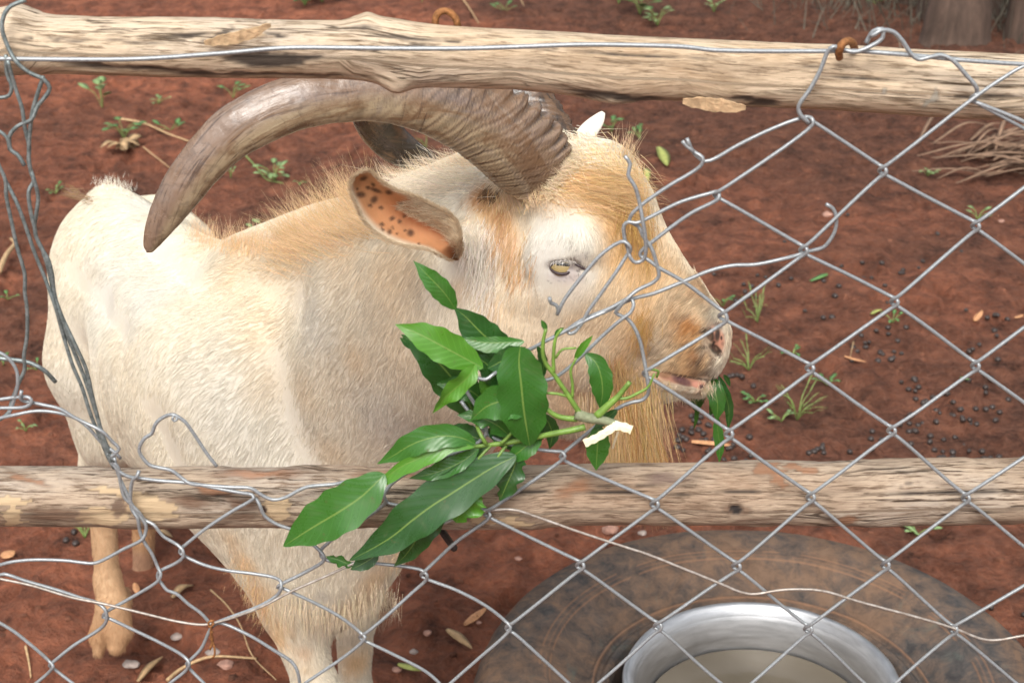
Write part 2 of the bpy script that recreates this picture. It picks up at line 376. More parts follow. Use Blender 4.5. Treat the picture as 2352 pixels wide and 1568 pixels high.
# nails and staples driven into the rails: parts of their rail
def tube_part(name, pts, r, mat, parent, sides=8, step=.004):
    P = catmull([at_y(*p) for p in pts], step); V, F = tube(P, r, sides); o = add(name, mesh_np(name, V-np.array(parent.location), F), mat, parent); return o
tube_part('staple', [(1928, 132, 1.000), (1927, 120, .992), (1934, 102, .988), (1946, 95, .992), (1957, 98, 1.000), (1963, 112, 1.012)], .0026, M['rust'], rail_top)
tube_part('bent_nail', [(1000, 62, 1.045), (1001, 40, 1.045), (1012, 27, 1.045), (1030, 27, 1.045), (1046, 42, 1.045), (1052, 62, 1.045)], .0024, M['rust'], rail_top)
tube_part('nail', [(1003, 1195, 1.03), (1013, 1215, 1.025), (1030, 1240, 1.01), (1043, 1258, .995)], .0028, M['dark_iron'], rail_low)
# splintered bark on the upper rail
def splinter(pts, w, th, parent, mat, Y=1.0):
    P = catmull([at_y(p[0], p[1], p[2]) for p in pts], .003); n = len(P); t = np.linspace(0, 1, n)
    wd = w*np.sin(np.pi*np.clip(t*.9+.06, 0, 1))**.6; up = np.array([0, -.3, .95])
    V = []
    for i in range(n):
        jag = .0004*math.sin(i*2.3)+.0003*math.sin(i*5.1)
        for s, d in ((-1, 0), (1, 0), (1, th), (-1, th)): V.append(P[i]+up*(s*wd[i]+jag)+np.array([0, -d, 0]))
    F = [tuple(f) for f in grid_faces(n, 4, True).tolist()]+[(3, 2, 1, 0), tuple(range(4*n-4, 4*n))]
    me = mesh_np('splinter', np.array(V)-np.array(parent.location), F, False)
    return add('splinter', me, mat, parent)
M['splint'] = simple('splintered_wood', (.62, .43, .25), .85, .35, 160, 0, .6)
splinter([(1568, 232, 1.004), (1620, 238, .999), (1665, 243, .994), (1712, 248, .988)], .0050, .0016, rail_top, M['splint'])
splinter([(470, 98, .999), (530, 88, .996), (580, 76, .994), (622, 57, .995)], .0042, .0016, rail_top, M['splint'])
# ------------------------------------------------------------------ chain-link mesh: every wire is a strand of the fence, hooked round its neighbours
fence = empty('chain_link_fence', at_y(1176, 1600, 1.0), 'sagging galvanised chain link wire mesh with torn, twisted strands hanging on the rails', 'wire fence')
YF = .993
A = [(2237, 225), (2241, 515), (2241, 838), (2217, 1141), (2189, 1442)]
B = [(2028, 390), (2054, 690), (2047, 986), (2032, 1292), (2020, 1600)]
Cn = [(1858, 275), (1845, 572), (1860, 843), (1862, 1138), (1857, 1442)]
D = [(1647, 446), (1661, 722), (1674, 993), (1691, 1297), (1690, 1600)]
E = [(1486, 855), (1502, 1153), (1512, 1436), (1512, 1740)]
Fn = [(1288, 1043), (1332, 1296), (1340, 1600)]
Gn = [(1119, 1177), (1171, 1440)]
Z = [(2445, 350), (2440, 672), (2430, 985), (2405, 1300), (2370, 1600)]
def hook(n, s, flat=1.0):       # s = +1: wire arrives from the left and returns left ('>'), -1 the mirror
    x, y = n
    if s > 0: return [(x-5, y-9, .4), (x+5, y-5, -.6), (x+9*flat, y+3, -1.2), (x+6, y+11, -1.0), (x-5, y+17, -.3)]
    return [(x+7, y-8, -1.0), (x-3, y-3, .0), (x-8*flat, y+3, 1.4), (x-3, y+8, 1.2), (x+8, y+13, .3)]
def strand_pts(seq):
    out = []
    for q in seq:
        if len(q) == 2 and isinstance(q[0], tuple): out += hook(q[0], q[1])
        elif len(q) == 2: out.append((q[0], q[1], 0))
        else: out.append(q)
    return out
def strand(seq, mat='wire', r=.00132, name='wire', dy=0.0, wob=True):
    pts = strand_pts(seq)
    P = np.array([at_y(p[0], p[1], YF+dy+.0026*p[2]) for p in pts])
    P = catmull(P, .0035)
    if wob: P = P + .0006*np.stack([vnoise(P, 22, 301), vnoise(P, 22, 302), vnoise(P, 22, 303)], 1)
    V, F = tube(P, r, 8); return add(name, mesh_np(name, shift(V, fence), F), M[mat], fence)
def zig(left, right, start_left):
    a = []; L = list(left); R = list(right); s = start_left
    while (L if s else R):
        a.append(((L if s else R).pop(0), -1 if s else 1)); s = not s
    return a
strand([(2445, 130)] + [(2352, 152, -.5), (2300, 182, -.8), (2236, 226, -1.0)] + zig(B, A[1:], True))
strand([(Cn[0][0]+4, Cn[0][1]+2, .5)] + [(Cn[0][0]+12, Cn[0][1]+6, .2)] + zig(Cn[1:], B, False))
strand([(1841, 270), (1850, 268, .5), (1862, 270, -.2), (1868, 280, -1.0), (1862, 291, -.6)] + zig(D, Cn[1:], True))
strand(zig(A, Z, True))
strand(zig(Z, [(2640, 510), (2640, 830), (2620, 1140), (2600, 1440)], True))
# torn part in front of the goat's face
strand([(1434, 358, 1), (1447, 377, 1), (1442, 401, .5), (1458, 430), (1467, 463), (1475, 507, -1), (1481, 543, -1), (1483, 579, -.5), (1477, 598), (1460, 604), (1448, 593), (1441, 569, .8), (1433, 543, .8), (1433, 518, .5), (1443, 511, .3), (1460, 514), (1489, 502), (1561, 466), (1633, 444), (1644, 441, .4), (1651, 447, -.5), (1649, 457, -1), (1640, 464, -.6), (1585, 492), (1489, 564, .5), (1474, 577, 1), (1470, 585, 1.2), (1475, 592, 1), (1484, 595, .5), (1513, 615), (1573, 648), (1652, 706)] + [(1664, 714, -.6), (1671, 728, -1.2), (1668, 738, -1), (1655, 746, -.3)] + [(E[0], -1)] + [(D[2], 1), (E[1], -1), (D[3], 1), (E[2], -1), (D[4], 1)])
strand([(1841, 270, .3), (1801, 284), (1734, 314), (1684, 340), (1641, 365), (1619, 371), (1604, 362, .5), (1594, 352, .8), (1588, 344, -.4), (1576, 335), (1567, 324)])
strand([(1577, 317), (1584, 333, -.4), (1590, 346, .8), (1602, 354), (1613, 362, -.6), (1612, 377, -.5), (1597, 391), (1537, 427), (1472, 473), (1448, 497, .4), (1446, 511, 1.0), (1465, 521, .9), (1477, 545, .6), (1496, 571), (1508, 605), (1514, 634, -.2), (1503, 648), (1465, 667), (1439, 689, -.8), (1420, 710), (1414, 718, .4), (1429, 727, .6), (1443, 734, .4), (1461, 759), (1472, 788), (1479, 821), (1484, 849, -.6), (1489, 884, -1), (1488, 905), (1475, 918), (1452, 923), (1425, 934), (1370, 977), (1310, 1025)] + [(1294, 1038, -.4), (1286, 1047, .8), (1294, 1055, .6)] + [(E[1], 1), (Fn[1], -1), (E[2], 1), (Fn[2], -1), (E[3], 1)])
strand([(1263, 684, -2), (1266, 696, -1.5), (1278, 701, -1), (1283, 713, -.8), (1281, 721, -.4), (1285, 712), (1297, 689), (1345, 627), (1381, 586), (1417, 560), (1434, 556, -.5), (1446, 567, -.8), (1447, 579, .2), (1441, 586, .6), (1417, 624), (1381, 675), (1352, 715), (1340, 737), (1324, 759), (1311, 766), (1304, 760, .6), (1334, 737, 1), (1401, 709, .8), (1444, 687, .8), (1452, 689, .4), (1456, 702, -.4), (1448, 719, -.8), (1428, 734, -.9), (1384, 772), (1317, 836), (1277, 866), (1247, 875), (1200, 882, 4), (1160, 860, 3), (1139, 856, -3), (1117, 871, -4), (1091, 867, -4), (1072, 872, -1), (1067, 884, 0), (1094, 932, 0), (1114, 969), (1116, 996, -.5), (1084, 1026), (1029, 1047), (969, 1071), (921, 1095), (892, 1119), (881, 1137, -.8), (886, 1150, -.6), (868, 1169), (784, 1221), (747, 1250), (736, 1262, .4), (736, 1275, 1), (745, 1283), (785, 1292), (850, 1292), (951, 1303), (969, 1308), (980, 1318, -.8), (976, 1332), (951, 1355)] + [((834, 1459), -1), (900, 1499), (984, 1545), (1030, 1590)])
strand([(1898, 470, -.5), (1914, 480), (1922, 500), (1919, 530), (1905, 555), (1891, 569, .5), (1858, 577, 1.2), (1834, 585, 1.0), (1794, 595), (1734, 607), (1684, 609), (1634, 620), (1567, 648), (1501, 675), (1451, 688, 1.2), (1401, 712, 1), (1351, 733), (1301, 759), (1244, 789), (1222, 801, 1), (1190, 812, 3)])
strand([(1060, 920, 3), (1094, 966, 1), (1121, 997, .5), (1167, 1019), (1234, 1031), (1276, 1035)] + [(1290, 1036, -.4), (1297, 1046, -1.2), (1288, 1056, -.6)] + [(Gn[0], -1), (Fn[1], 1), (Gn[1], -1), (Fn[2], 1)])
strand([(850, 1105, 4), (868, 1123, 1), (880, 1133, 1), (887, 1152, .8), (915, 1160), (945, 1164, -1), (1010, 1168, -1), (1060, 1172, 1), (1100, 1172, 1), (1117, 1172, .6), (1125, 1182, -1.0), (1118, 1194, -.8), (1040, 1250), (985, 1300)] + [(974, 1311, -.4), (967, 1320, 1.2), (976, 1326, .8)] + [(1051, 1355), (1118, 1392), (1163, 1428), (1174, 1440, -1.0), (1166, 1454, -.8), (1100, 1510), (1020, 1580)])
# left side, stretched and pulled together
strand([(244, 1040), (264, 1074), (294, 1094), (321, 1098, .8), (368, 1104), (434, 1109), (501, 1121), (560, 1131), (580, 1134, .3), (584, 1142, -.6), (576, 1149), (535, 1172), (470, 1215), (426, 1250), (416, 1258, .8), (413, 1267, 1.4), (422, 1274, 1), (468, 1295), (518, 1308), (585, 1317), (632, 1326), (645, 1334), (646, 1348, -1), (638, 1365), (602, 1388), (535, 1415), (492, 1432)])
strand([(249, 1044, 1), (262, 1062), (271, 1074), (274, 1094), (279, 1120), (286, 1142), (301, 1158), (321, 1178), (334, 1195, .8), (354, 1205), (367, 1222), (378, 1233), (408, 1250), (420, 1262, -1), (421, 1277, -1), (404, 1292), (376, 1306), (363, 1315, 1), (362, 1328, 1.2), (369, 1337, .5), (384, 1355), (404, 1362), (434, 1388), (461, 1408), (481, 1430), (486, 1437), (478, 1455), (461, 1489), (436, 1514), (428, 1522, 1), (436, 1534, 1), (470, 1568), (500, 1600)])
strand([(319, 1080), (315, 1092, -.8), (304, 1104), (300, 1145), (304, 1171), (317, 1191, -.6), (321, 1218), (330, 1243), (348, 1271), (362, 1303), (369, 1318, -1), (363, 1333, -1), (301, 1372), (250, 1400), (240, 1408, .8), (236, 1416, 1.2), (248, 1418), (301, 1442), (368, 1475), (425, 1508), (434, 1520, -1), (428, 1536), (391, 1568), (340, 1610)])
strand([(262, 1050), (270, 1085, .6), (290, 1130), (310, 1170), (324, 1188), (336, 1207), (335, 1222), (328, 1238, -.6), (284, 1261), (217, 1293), (190, 1292), (150, 1287), (67, 1285), (15, 1292), (-8, 1302, .5), (-6, 1320, .8), (10, 1317), (67, 1335), (134, 1355), (184, 1372), (224, 1384), (241, 1399, -1), (245, 1420, -1), (234, 1439), (167, 1482), (122, 1518), (112, 1527, 1), (122, 1534, 1), (174, 1572), (215, 1600)])
strand([(-80, 1385), (0, 1429), (33, 1449), (80, 1488), (113, 1518), (121, 1528, -1), (112, 1541), (84, 1566), (40, 1600)])
strand([(487, 1440, .5), (501, 1431, 1), (568, 1455), (635, 1495), (672, 1520), (684, 1540, -.6), (688, 1580), (670, 1620)])
strand([(581, 1139, 1), (591, 1146, .6), (598, 1158), (608, 1181), (635, 1201), (672, 1215), (700, 1235), (728, 1258), (742, 1274, -1), (742, 1286, -1), (702, 1312), (655, 1336), (644, 1342, .3), (638, 1348, 1.2), (650, 1350, .8), (668, 1358), (730, 1388), (785, 1419), (828, 1452), (838, 1460, -1), (830, 1474, -.8), (785, 1512), (702, 1568), (660, 1600)])
strand([(498, 1071, -.8), (477, 1045, -.8), (444, 996, -.8), (424, 969, -1), (408, 957, -1), (397, 952, -1), (377, 956), (360, 968), (353, 980), (347, 996), (333, 1004), (322, 1020), (319, 1036), (328, 1052), (344, 1068), (394, 1081), (415, 1096), (436, 1110, -.6), (468, 1114), (535, 1118), (578, 1120), (602, 1135), (628, 1146), (655, 1141), (702, 1118), (769, 1111), (820, 1100, 3)])
strand([(402, 955, -1), (406, 963, -1.5), (400, 967, -1.5), (395, 962, -1.5), (398, 956, -1.4)], r=.0009)
# bundle of stretched strands down the left edge
strand([(100, 176, -.4), (87, 213), (74, 258), (68, 317), (67, 360), (72, 397), (78, 415, .6), (67, 437), (70, 480), (80, 522), (84, 545), (97, 572), (110, 615), (118, 650, .8), (128, 689, 1), (143, 729), (173, 792, -.5), (197, 846), (213, 916), (227, 972, .5), (233, 1006), (247, 1048), (262, 1075)], 'wire_dull', .00135)
strand([(60, 0, 1), (20, 20, .5), (5, 60, -.2), (20, 113, -.5), (37, 143, -1.2), (67, 168, -.8), (100, 183, -.4), (115, 203), (105, 222), (87, 243), (72, 275, -.6), (55, 283), (40, 290), (22, 313), (26, 345), (40, 354), (57, 380)], 'wire_dull', .00140)
strand([(17, 140, -.8), (33, 200), (50, 250), (57, 293), (68, 340, .6), (66, 370, .8), (78, 410, -.4), (88, 450), (84, 490), (80, 523, .8), (88, 556), (112, 600), (120, 640), (125, 680), (140, 725, -.5), (167, 800), (200, 882, .5), (217, 935), (236, 1000), (252, 1040)], 'wire_dull', .00135)
strand([(-20, 340), (0, 384), (13, 414), (15, 450), (28, 514), (40, 570), (57, 632), (57, 672), (62, 709), (62, 772), (55, 819), (57, 846), (43, 879), (27, 922, .8), (20, 946), (0, 962), (-30, 975)], 'wire_dull', .00135)
strand([(13, 414, .6), (40, 467), (62, 527), (80, 582), (100, 632), (127, 705, -.8), (143, 762), (167, 839), (187, 886), (207, 949), (227, 999, .6), (243, 1039), (255, 1060)], 'wire_dull', .00135)
strand([(100, 585, .8), (118, 622, .5), (124, 668), (134, 712), (150, 762, .8), (180, 830, .9), (203, 895, .6), (222, 955), (240, 1022), (262, 1060)], 'wire_dull', .0013)
strand([(-20, 295), (0, 302), (17, 317), (23, 344)], 'wire_dull', .0013)
strand([(13, 127, -.5), (15, 173), (25, 200), (20, 220), (-10, 226)], 'wire_dull', .0013)
strand([(-20, 805), (0, 809), (20, 822), (38, 849), (41, 880, -.5), (30, 925, .3), (20, 950)], 'wire', .0013)
strand([(-40, 820, 8), (0, 822, 8), (67, 832, 8), (100, 849, 8), (127, 876, 10)], 'wire_dull', .0016)
strand([(-20, 918), (0, 916), (40, 911), (67, 912, -.6), (73, 922, -.8), (60, 933, -.4), (0, 936), (-30, 938)], 'wire', .0013)
strand([(50, 896, -1), (47, 912, -1), (55, 920, .5), (67, 922, .8), (100, 929), (140, 939), (167, 956), (193, 969), (233, 989, -.8), (258, 1014), (273, 1030), (262, 1042), (250, 1052)], 'wire', .0013)
strand([(-20, 965), (0, 959), (33, 952, -.6), (83, 943), (133, 947), (173, 959, .5), (200, 979), (233, 1016, .8), (262, 1038), (276, 1052, .5)], 'wire', .0013)
strand([(-600, 150), (-60, 137, -.4), (0, 136), (100, 137), (250, 137), (340, 134), (500, 124), (650, 112), (784, 111), (900, 112), (1050, 112), (1200, 106), (1400, 104), (1567, 108), (1640, 116), (1720, 118), (1850, 118), (1895, 118), (1960, 118, 1), (2050, 124), (2120, 130, .5), (2200, 138), (2352, 148), (2500, 156), (3100, 190)], 'wire', .00150, 'line_wire', -.001)
strand([(1858, 282, -.4), (1840, 266, -1), (1833, 250, -.8), (1836, 238, -1), (1858, 207, -1), (1884, 160, -1), (1901, 120, -1), (1914, 108, -1.6), (1934, 113, -.6), (1961, 120, -1.2), (1994, 110, -1), (2028, 87, -1), (2026, 68, -1), (2006, 74, -.6), (1997, 86), (1989, 100)], 'wire', .00145)
strand([(1999, 84, -1), (2010, 80, -1.5), (2022, 72, -1.3), (2040, 71, -.8), (2056, 77, -.6), (2074, 97, -.6), (2091, 123, -.6), (2108, 137, -.8), (2134, 132, -1), (2161, 127, -.6), (2184, 137, -1), (2218, 173, -1), (2242, 203, -1), (2240, 224, .6), (2234, 232, 1), (2245, 237, .2), (2352, 280), (2440, 325)], 'wire', .00145)
strand([(-60, 1315), (0, 1328), (67, 1342), (167, 1372), (234, 1385), (334, 1408), (418, 1429), (468, 1435), (501, 1429, .8), (602, 1392), (668, 1358), (785, 1305), (884, 1258), (984, 1218), (1084, 1181, .5), (1118, 1173, 1.0), (1178, 1170), (1235, 1188), (1318, 1218), (1402, 1245), (1485, 1272), (1568, 1305), (1651, 1338), (1700, 1358), (1728, 1363), (1801, 1353), (1885, 1355), (1968, 1378), (2069, 1405), (2186, 1440), (2269, 1469), (2352, 1459), (2500, 1440)], 'wire_brown', .0010, 'binding_wire', -.003)
strand([(483, 1424, -1.5), (491, 1432, -2), (482, 1440, -2), (479, 1430, -2), (489, 1425, -2), (484, 1450, -1), (488, 1470), (482, 1490)], 'rust', .0009, 'wire_tie', -.002)
strand([(488, 1450, -1), (484, 1465), (491, 1480), (493, 1500), (488, 1510)], 'rust', .0008, 'wire_tie', -.002)

# ------------------------------------------------------------------ tyre on the ground with an aluminium basin of water in it
TC = (.345, 1.80)
def lathe(prof, n=128):
    prof = np.array(prof, float); a = np.linspace(0, 2*np.pi, n, endpoint=False)
    V = np.stack([prof[:, 0][:, None]*np.cos(a), prof[:, 0][:, None]*np.sin(a), np.broadcast_to(prof[:, 1][:, None], (len(prof), n))], -1)
    return V
def mudmat(name):
    t = NT(name); v = t.obj(); a = t.noise(v, 4.5, 6, .72, 1.0); b = t.noise(v, 38, 5, .7, .5); c = t.noise(v, 260, 3, .6)
    m = t.math('ADD', t.math('MULTIPLY', a.outputs[0], .6), t.math('MULTIPLY', b.outputs[0], .4))
    mask = t.ramp(m, [(.40, (0, 0, 0)), (.58, (.9, .9, .9))]).outputs[0]
    rub = t.ramp(b.outputs[0], [(.3, (.042, .038, .038)), (.7, (.105, .095, .088))]).outputs[0]
    mud = t.ramp(b.outputs[0], [(.3, (.12, .072, .045)), (.7, (.20, .122, .078))]).outputs[0]
    col = t.mix(mask, rub, mud); gr = t.noise(v, 14, 4, .7, .5)
    col = t.mix(t.ramp(gr.outputs[0], [(.62, (0, 0, 0)), (.75, (.5, .5, .5))]).outputs[0], col, (.10, .125, .105))
    at = t.attr('col'); col = t.mix(at.outputs['Alpha'], col, at.outputs['Color'])
    t.base(col); t.rough(.82); t.b.inputs['Specular IOR Level'].default_value = .3; t.bump(t.math('ADD', t.math('MULTIPLY', b.outputs[0], .8), t.math('MULTIPLY', c.outputs[0], .3)), .5, .003); return t.m
M['tyre'] = mudmat('muddy_rubber')
tyre = empty('car_tyre', (TC[0], TC[1], 0), 'muddy old car tyre lying flat in the pen around the water basin', 'tyre')
prof = [(.225, .03), (.212, .055), (.207, .09), (.206, .15), (.207, .195), (.2085, .212), (.213, .222), (.219, .226), (.224, .223), (.2265, .219), (.230, .221), (.2335, .227), (.2365, .2275), (.240, .224)]
for k in range(26):
    q = k/25; r_ = .243+q*.135; z = .2255+.040*math.sin(math.pi*q*.74)**.85
    for rr in (.297, .304, .311): z += .0024*math.exp(-((r_-rr)/.0018)**2)
    prof.append((r_, z))
prof += [(.386, .248), (.394, .235), (.401, .212), (.4065, .188), (.411, .165), (.415, .150), (.416, .11), (.415, .06), (.408, .04), (.385, .015), (.33, .004), (.25, .006)]
prof2 = []
P_ = np.array(prof)
for i in range(len(P_)-1):
    n_ = max(1, int(np.linalg.norm(P_[i+1]-P_[i])/.0022))
    for k in range(n_): prof2.append(P_[i]+(P_[i+1]-P_[i])*k/n_)
prof2.append(P_[-1]); n_t = 360
TV = lathe(prof2, n_t)
ang = np.linspace(0, 2*np.pi, n_t, endpoint=False)[None, :]
rad = np.hypot(TV[..., 0], TV[..., 1]); zz = TV[..., 2]
tread = sstep(.402, .412, rad)*((np.sin(ang*62+np.sin(zz*60)*1.2) > .55))
sh = 1-.0105*tread; lugs = sstep(.384, .396, rad)*(1-sstep(.410, .414, rad))*(np.sin(ang*62) > .2)*.004
emb = .0010*((np.sin(ang*46)*np.sin(ang*17+1) > .25) & (rad > .325) & (rad < .352) & (zz > .2) & (np.sin(ang*3+.6) > .1))
TV[..., 0] *= sh; TV[..., 1] *= sh; TV[..., 2] += emb-lugs*.7 + .0035*fbm(np.stack([TV[..., 0], TV[..., 1], zz], -1), 9, 3, 90)
tc = np.zeros(TV.shape[:2]+(4,)); ridge = sum(np.exp(-((rad-rr)/.0010)**2) for rr in (.2935, .3005, .3075, .3145))*(zz > .2)
tc[..., :3] = (.34, .17, .09); tc[..., 3] = np.clip(ridge, 0, 1)*.42*(fbm(np.stack([TV[..., 0], TV[..., 1], zz], -1), 18, 2, 5) > -.25)
w = np.exp(-((rad-.2335)/.0012)**2)*(zz > .2); tc[..., 3] = np.maximum(tc[..., 3], w*.45)
tb = add('tyre_body', mesh_np('tyre_body', TV.reshape(-1, 3), grid_faces(len(prof2), n_t, True)[:, ::-1], True, col=tc.reshape(-1, 4)), M['tyre'], tyre)

t = NT('aluminium'); v = t.obj(); nz = t.noise(t.mapping(v, (1, 1, 6)), 16, 5, .65); f2 = t.noise(v, 190, 3, .6); n3 = t.noise(v, 5, 4, .6)
at = t.attr('col')
c = t.ramp(nz.outputs[0], [(.3, (.42, .43, .45)), (.7, (.68, .69, .71))]).outputs[0]
c = t.mix(at.outputs['Fac'], c, t.ramp(n3.outputs[0], [(.3, (.22, .18, .14)), (.7, (.36, .32, .27))]).outputs[0])
t.base(c); t.b.inputs['Metallic'].default_value = .85
t.link(t.ramp(nz.outputs[0], [(.3, (.34, .34, .34)), (.7, (.5, .5, .5))]).outputs[0], t.b.inputs['Roughness']); t.bump(f2.outputs[0], .12, .0006); M['alu'] = t.m
basin = empty('basin', (TC[0]-.002, TC[1], .10), 'dented round aluminium basin half full of murky water inside the tyre', 'basin')
bp = [(.100, .060), (.128, .066), (.146, .085), (.155, .11), (.160, .14), (.164, .175), (.168, .205), (.1715, .222), (.176, .236), (.182, .2455), (.187, .2485), (.1905, .2465), (.1912, .2415), (.1885, .2400),
      (.1850, .2425), (.1800, .2400), (.1738, .231), (.1692, .217), (.1655, .203), (.1617, .175), (.1575, .14), (.1525, .112), (.1435, .088), (.127, .070), (.100, .064), (.0, .063)]
bp2 = []
P_ = np.array(bp)
for i in range(len(P_)-1):
    n_ = max(1, int(np.linalg.norm(P_[i+1]-P_[i])/.004))
    for k in range(n_): bp2.append(P_[i]+(P_[i+1]-P_[i])*k/n_)
bp2.append((.0005, .063))
BV = lathe(bp2, 160); bn = .0013*fbm(BV, 12, 3, 60); BV[..., :2] *= (1+bn*4)[..., None]; BV[..., 2] += bn
rd = np.hypot(BV[..., 0], BV[..., 1]); cb = (1-sstep(.168, .180, rd)) * .55*(.6+.4*(fbm(BV, 9, 3, 4)+1)/2)
order = grid_faces(len(bp2), 160, True)
add('basin_shell', mesh_np('basin_shell', (BV-np.array([0, 0, .10])).reshape(-1, 3), order, True, col=np.repeat(cb.reshape(-1, 1), 3, 1)), M['alu'], basin)
t = NT('murky_water'); v = t.obj(); nz = t.noise(v, 6, 3, .5); n2 = t.noise(v, 22, 2, .5)
t.base(t.ramp(nz.outputs[0], [(.3, (.12, .10, .075)), (.7, (.20, .17, .13))]).outputs[0]); t.rough(.04); t.b.inputs['IOR'].default_value = 1.33
t.bump(n2.outputs[0], .25, .003); M['water'] = t.m
wa = np.linspace(0, 2*np.pi, 96, endpoint=False); wv = [(0, 0, 0)]+[(.1590*math.cos(a), .1590*math.sin(a), 0) for a in wa]
wat = add('water', mesh_np('water', np.array(wv), [(0, 1+i, 1+(i+1) % 96) for i in range(96)]), M['water'], basin); wat.location = (0, 0, .185-.10)
# ------------------------------------------------------------------ the goat: one continuous body grown from a blended skeleton of tapered limbs
PR = []      # (a, ra, b, rb, k, squash_dir, squash)
def cap(p, q, k=.03, flat=None):
    a = at_y(p[0], p[1], p[2]); b = at_y(q[0], q[1], q[2])
    PR.append((a, p[3]*scale_at(*p[:3]), b, q[3]*scale_at(*q[:3]), k, flat))
YH = 1.43
# trunk
cap((262, 585, 2.16, 140), (470, 800, 1.96, 210), .05)
cap((470, 800, 1.95, 208), (640, 915, 1.815, 268), .09)
cap((640, 915, 1.815, 268), (765, 920, 1.765, 255), .13)
cap((250, 470, 2.22, 52), (330, 560, 2.12, 70), .03)          # near hip bone
cap((240, 455, 2.22, 30), (262, 500, 2.18, 40), .02)
cap((370, 490, 2.34, 52), (440, 560, 2.20, 60), .03)          # far hip
cap((300, 520, 2.30, 68), (520, 680, 2.02, 88), .03)          # spine
cap((225, 475, 2.30, 24), (198, 456, 2.34, 12), .02)          # dock
cap((240, 690, 2.13, 120), (225, 830, 2.12, 112), .05)        # near thigh
cap((225, 830, 2.12, 112), (262, 985, 2.12, 85), .04)
cap((262, 985, 2.12, 85), (222, 1110, 2.20, 40), .03)
cap((222, 1110, 2.20, 36), (236, 1175, 2.22, 31), .02)        # hock
cap((236, 1175, 2.22, 29), (247, 1330, 2.20, 25), .015)       # cannon
cap((247, 1330, 2.20, 27), (258, 1385, 2.18, 36), .015)
cap((252, 1395, 2.17, 30), (232, 1460, 2.17, 25), .004)       # two claws
cap((232, 1455, 2.17, 24), (226, 1498, 2.16, 11), .004)
cap((262, 1395, 2.17, 34), (272, 1450, 2.16, 30), .004)
cap((272, 1450, 2.16, 30), (268, 1482, 2.15, 20), .004)
cap((285, 1360, 2.23, 14), (292, 1385, 2.22, 11), .004)
cap((330, 850, 2.42, 110), (300, 1010, 2.45, 70), .04)        # far thigh and leg
cap((300, 1010, 2.45, 60), (330, 1150, 2.50, 28), .03)
cap((330, 1150, 2.50, 26), (330, 1320, 2.50, 22), .015)
cap((330, 1320, 2.50, 26), (325, 1375, 2.48, 20), .01)
cap((430, 930, 1.98, 190), (600, 1010, 1.86, 190), .06)       # belly
# shoulder, brisket, forelegs
cap((780, 820, 1.79, 190), (740, 1120, 1.77, 195), .14)
cap((735, 1120, 1.73, 205), (735, 1255, 1.73, 178), .05)
cap((735, 1255, 1.73, 170), (745, 1360, 1.74, 98), .03)
cap((680, 1230, 1.70, 120), (668, 1400, 1.68, 66), .03)
cap((668, 1400, 1.68, 64), (725, 1570, 1.67, 46), .02)
cap((725, 1570, 1.67, 46), (768, 1740, 1.74, 30), .015)
cap((768, 1740, 1.74, 30), (775, 1830, 1.72, 32), .01)
cap((830, 1250, 1.86, 90), (815, 1420, 1.86, 46), .03)
cap((815, 1420, 1.86, 42), (815, 1580, 1.86, 34), .015)
cap((815, 1580, 1.86, 34), (810, 1740, 1.88, 26), .015)
cap((630, 830, 1.90, 115), (820, 690, 1.77, 145), .12)        # withers
# neck
cap((780, 840, 1.79, 200), (960, 655, 1.66, 188), .14)
cap((960, 650, 1.63, 195), (1110, 560, 1.51, 168), .07)
cap((860, 880, 1.765, 200), (1090, 725, 1.545, 165), .14)
cap((940, 890, 1.69, 125), (1180, 785, 1.49, 142), .10)
cap((640, 850, 1.81, 190), (900, 780, 1.75, 172), .14)
cap((1045, 545, 1.405, 22), (1112, 562, 1.45, 60), .02)        # root of the near ear
cap((960, 470, 1.62, 50), (1140, 420, 1.52, 80), .04)         # crest
# head
cap((1205, 470, 1.47, 118), (1330, 465, YH+.01, 118), .03)
cap((1330, 465, YH+.01, 118), (1375, 590, YH, 118), .03)
cap((1385, 400, YH+.01, 62), (1415, 470, YH, 60), .03)        # forehead
cap((1250, 590, 1.46, 140), (1330, 640, YH, 132), .03)
cap((1350, 590, YH, 126), (1582, 782, YH, 70), .03)           # face
cap((1440, 480, YH, 38), (1640, 745, YH, 20), .035)           # nasal bridge
cap((1230, 700, 1.47, 128), (1330, 800, YH, 92), .03)         # cheek
cap((1330, 790, YH, 92), (1500, 850, YH, 60), .03)
cap((1560, 800, YH, 64), (1613, 828, YH, 43), .02)            # upper lip
cap((1600, 760, YH-.004, 44), (1622, 790, YH-.004, 36), .02)  # nostril wing
cap((1490, 862, YH+.004, 50), (1602, 882, YH+.004, 31), .012) # lower jaw
cap((1420, 850, YH, 66), (1520, 872, YH, 40), .02)
cap((1515, 868, YH-.028, 14), (1622, 890, YH-.020, 12), .008)  # lower lip
cap((1245, 600, 1.405, 62), (1340, 560, 1.380, 40), .025)     # brow
cap((1265, 650, 1.405, 40), (1350, 650, 1.39, 34), .03)       # cheekbone
cap((1230, 740, 1.425, 80), (1400, 735, 1.41, 56), .05)
cap((1135, 880, 1.50, 90), (1300, 880, 1.45, 68), .04)        # throat
cap((1300, 880, 1.45, 66), (1400, 900, 1.44, 48), .03)
cap((1240, 950, 1.47, 40), (1390, 960, 1.45, 52), .03)
def sdf(P, dtype=np.float64):
    D = np.full(P.shape[:-1], 1e3)
    for a, ra, b, rb, k, fl in PR:
        D = smin(D, capd(P, a, ra, b, rb), k)
    return carve(P, D)
def capd(P, a, ra, b, rb):
    ab = b-a; h = np.clip(((P-a)@ab)/float(ab@ab), 0, 1)
    return np.linalg.norm(P-a-h[..., None]*ab, axis=-1) - (ra+(rb-ra)*h)
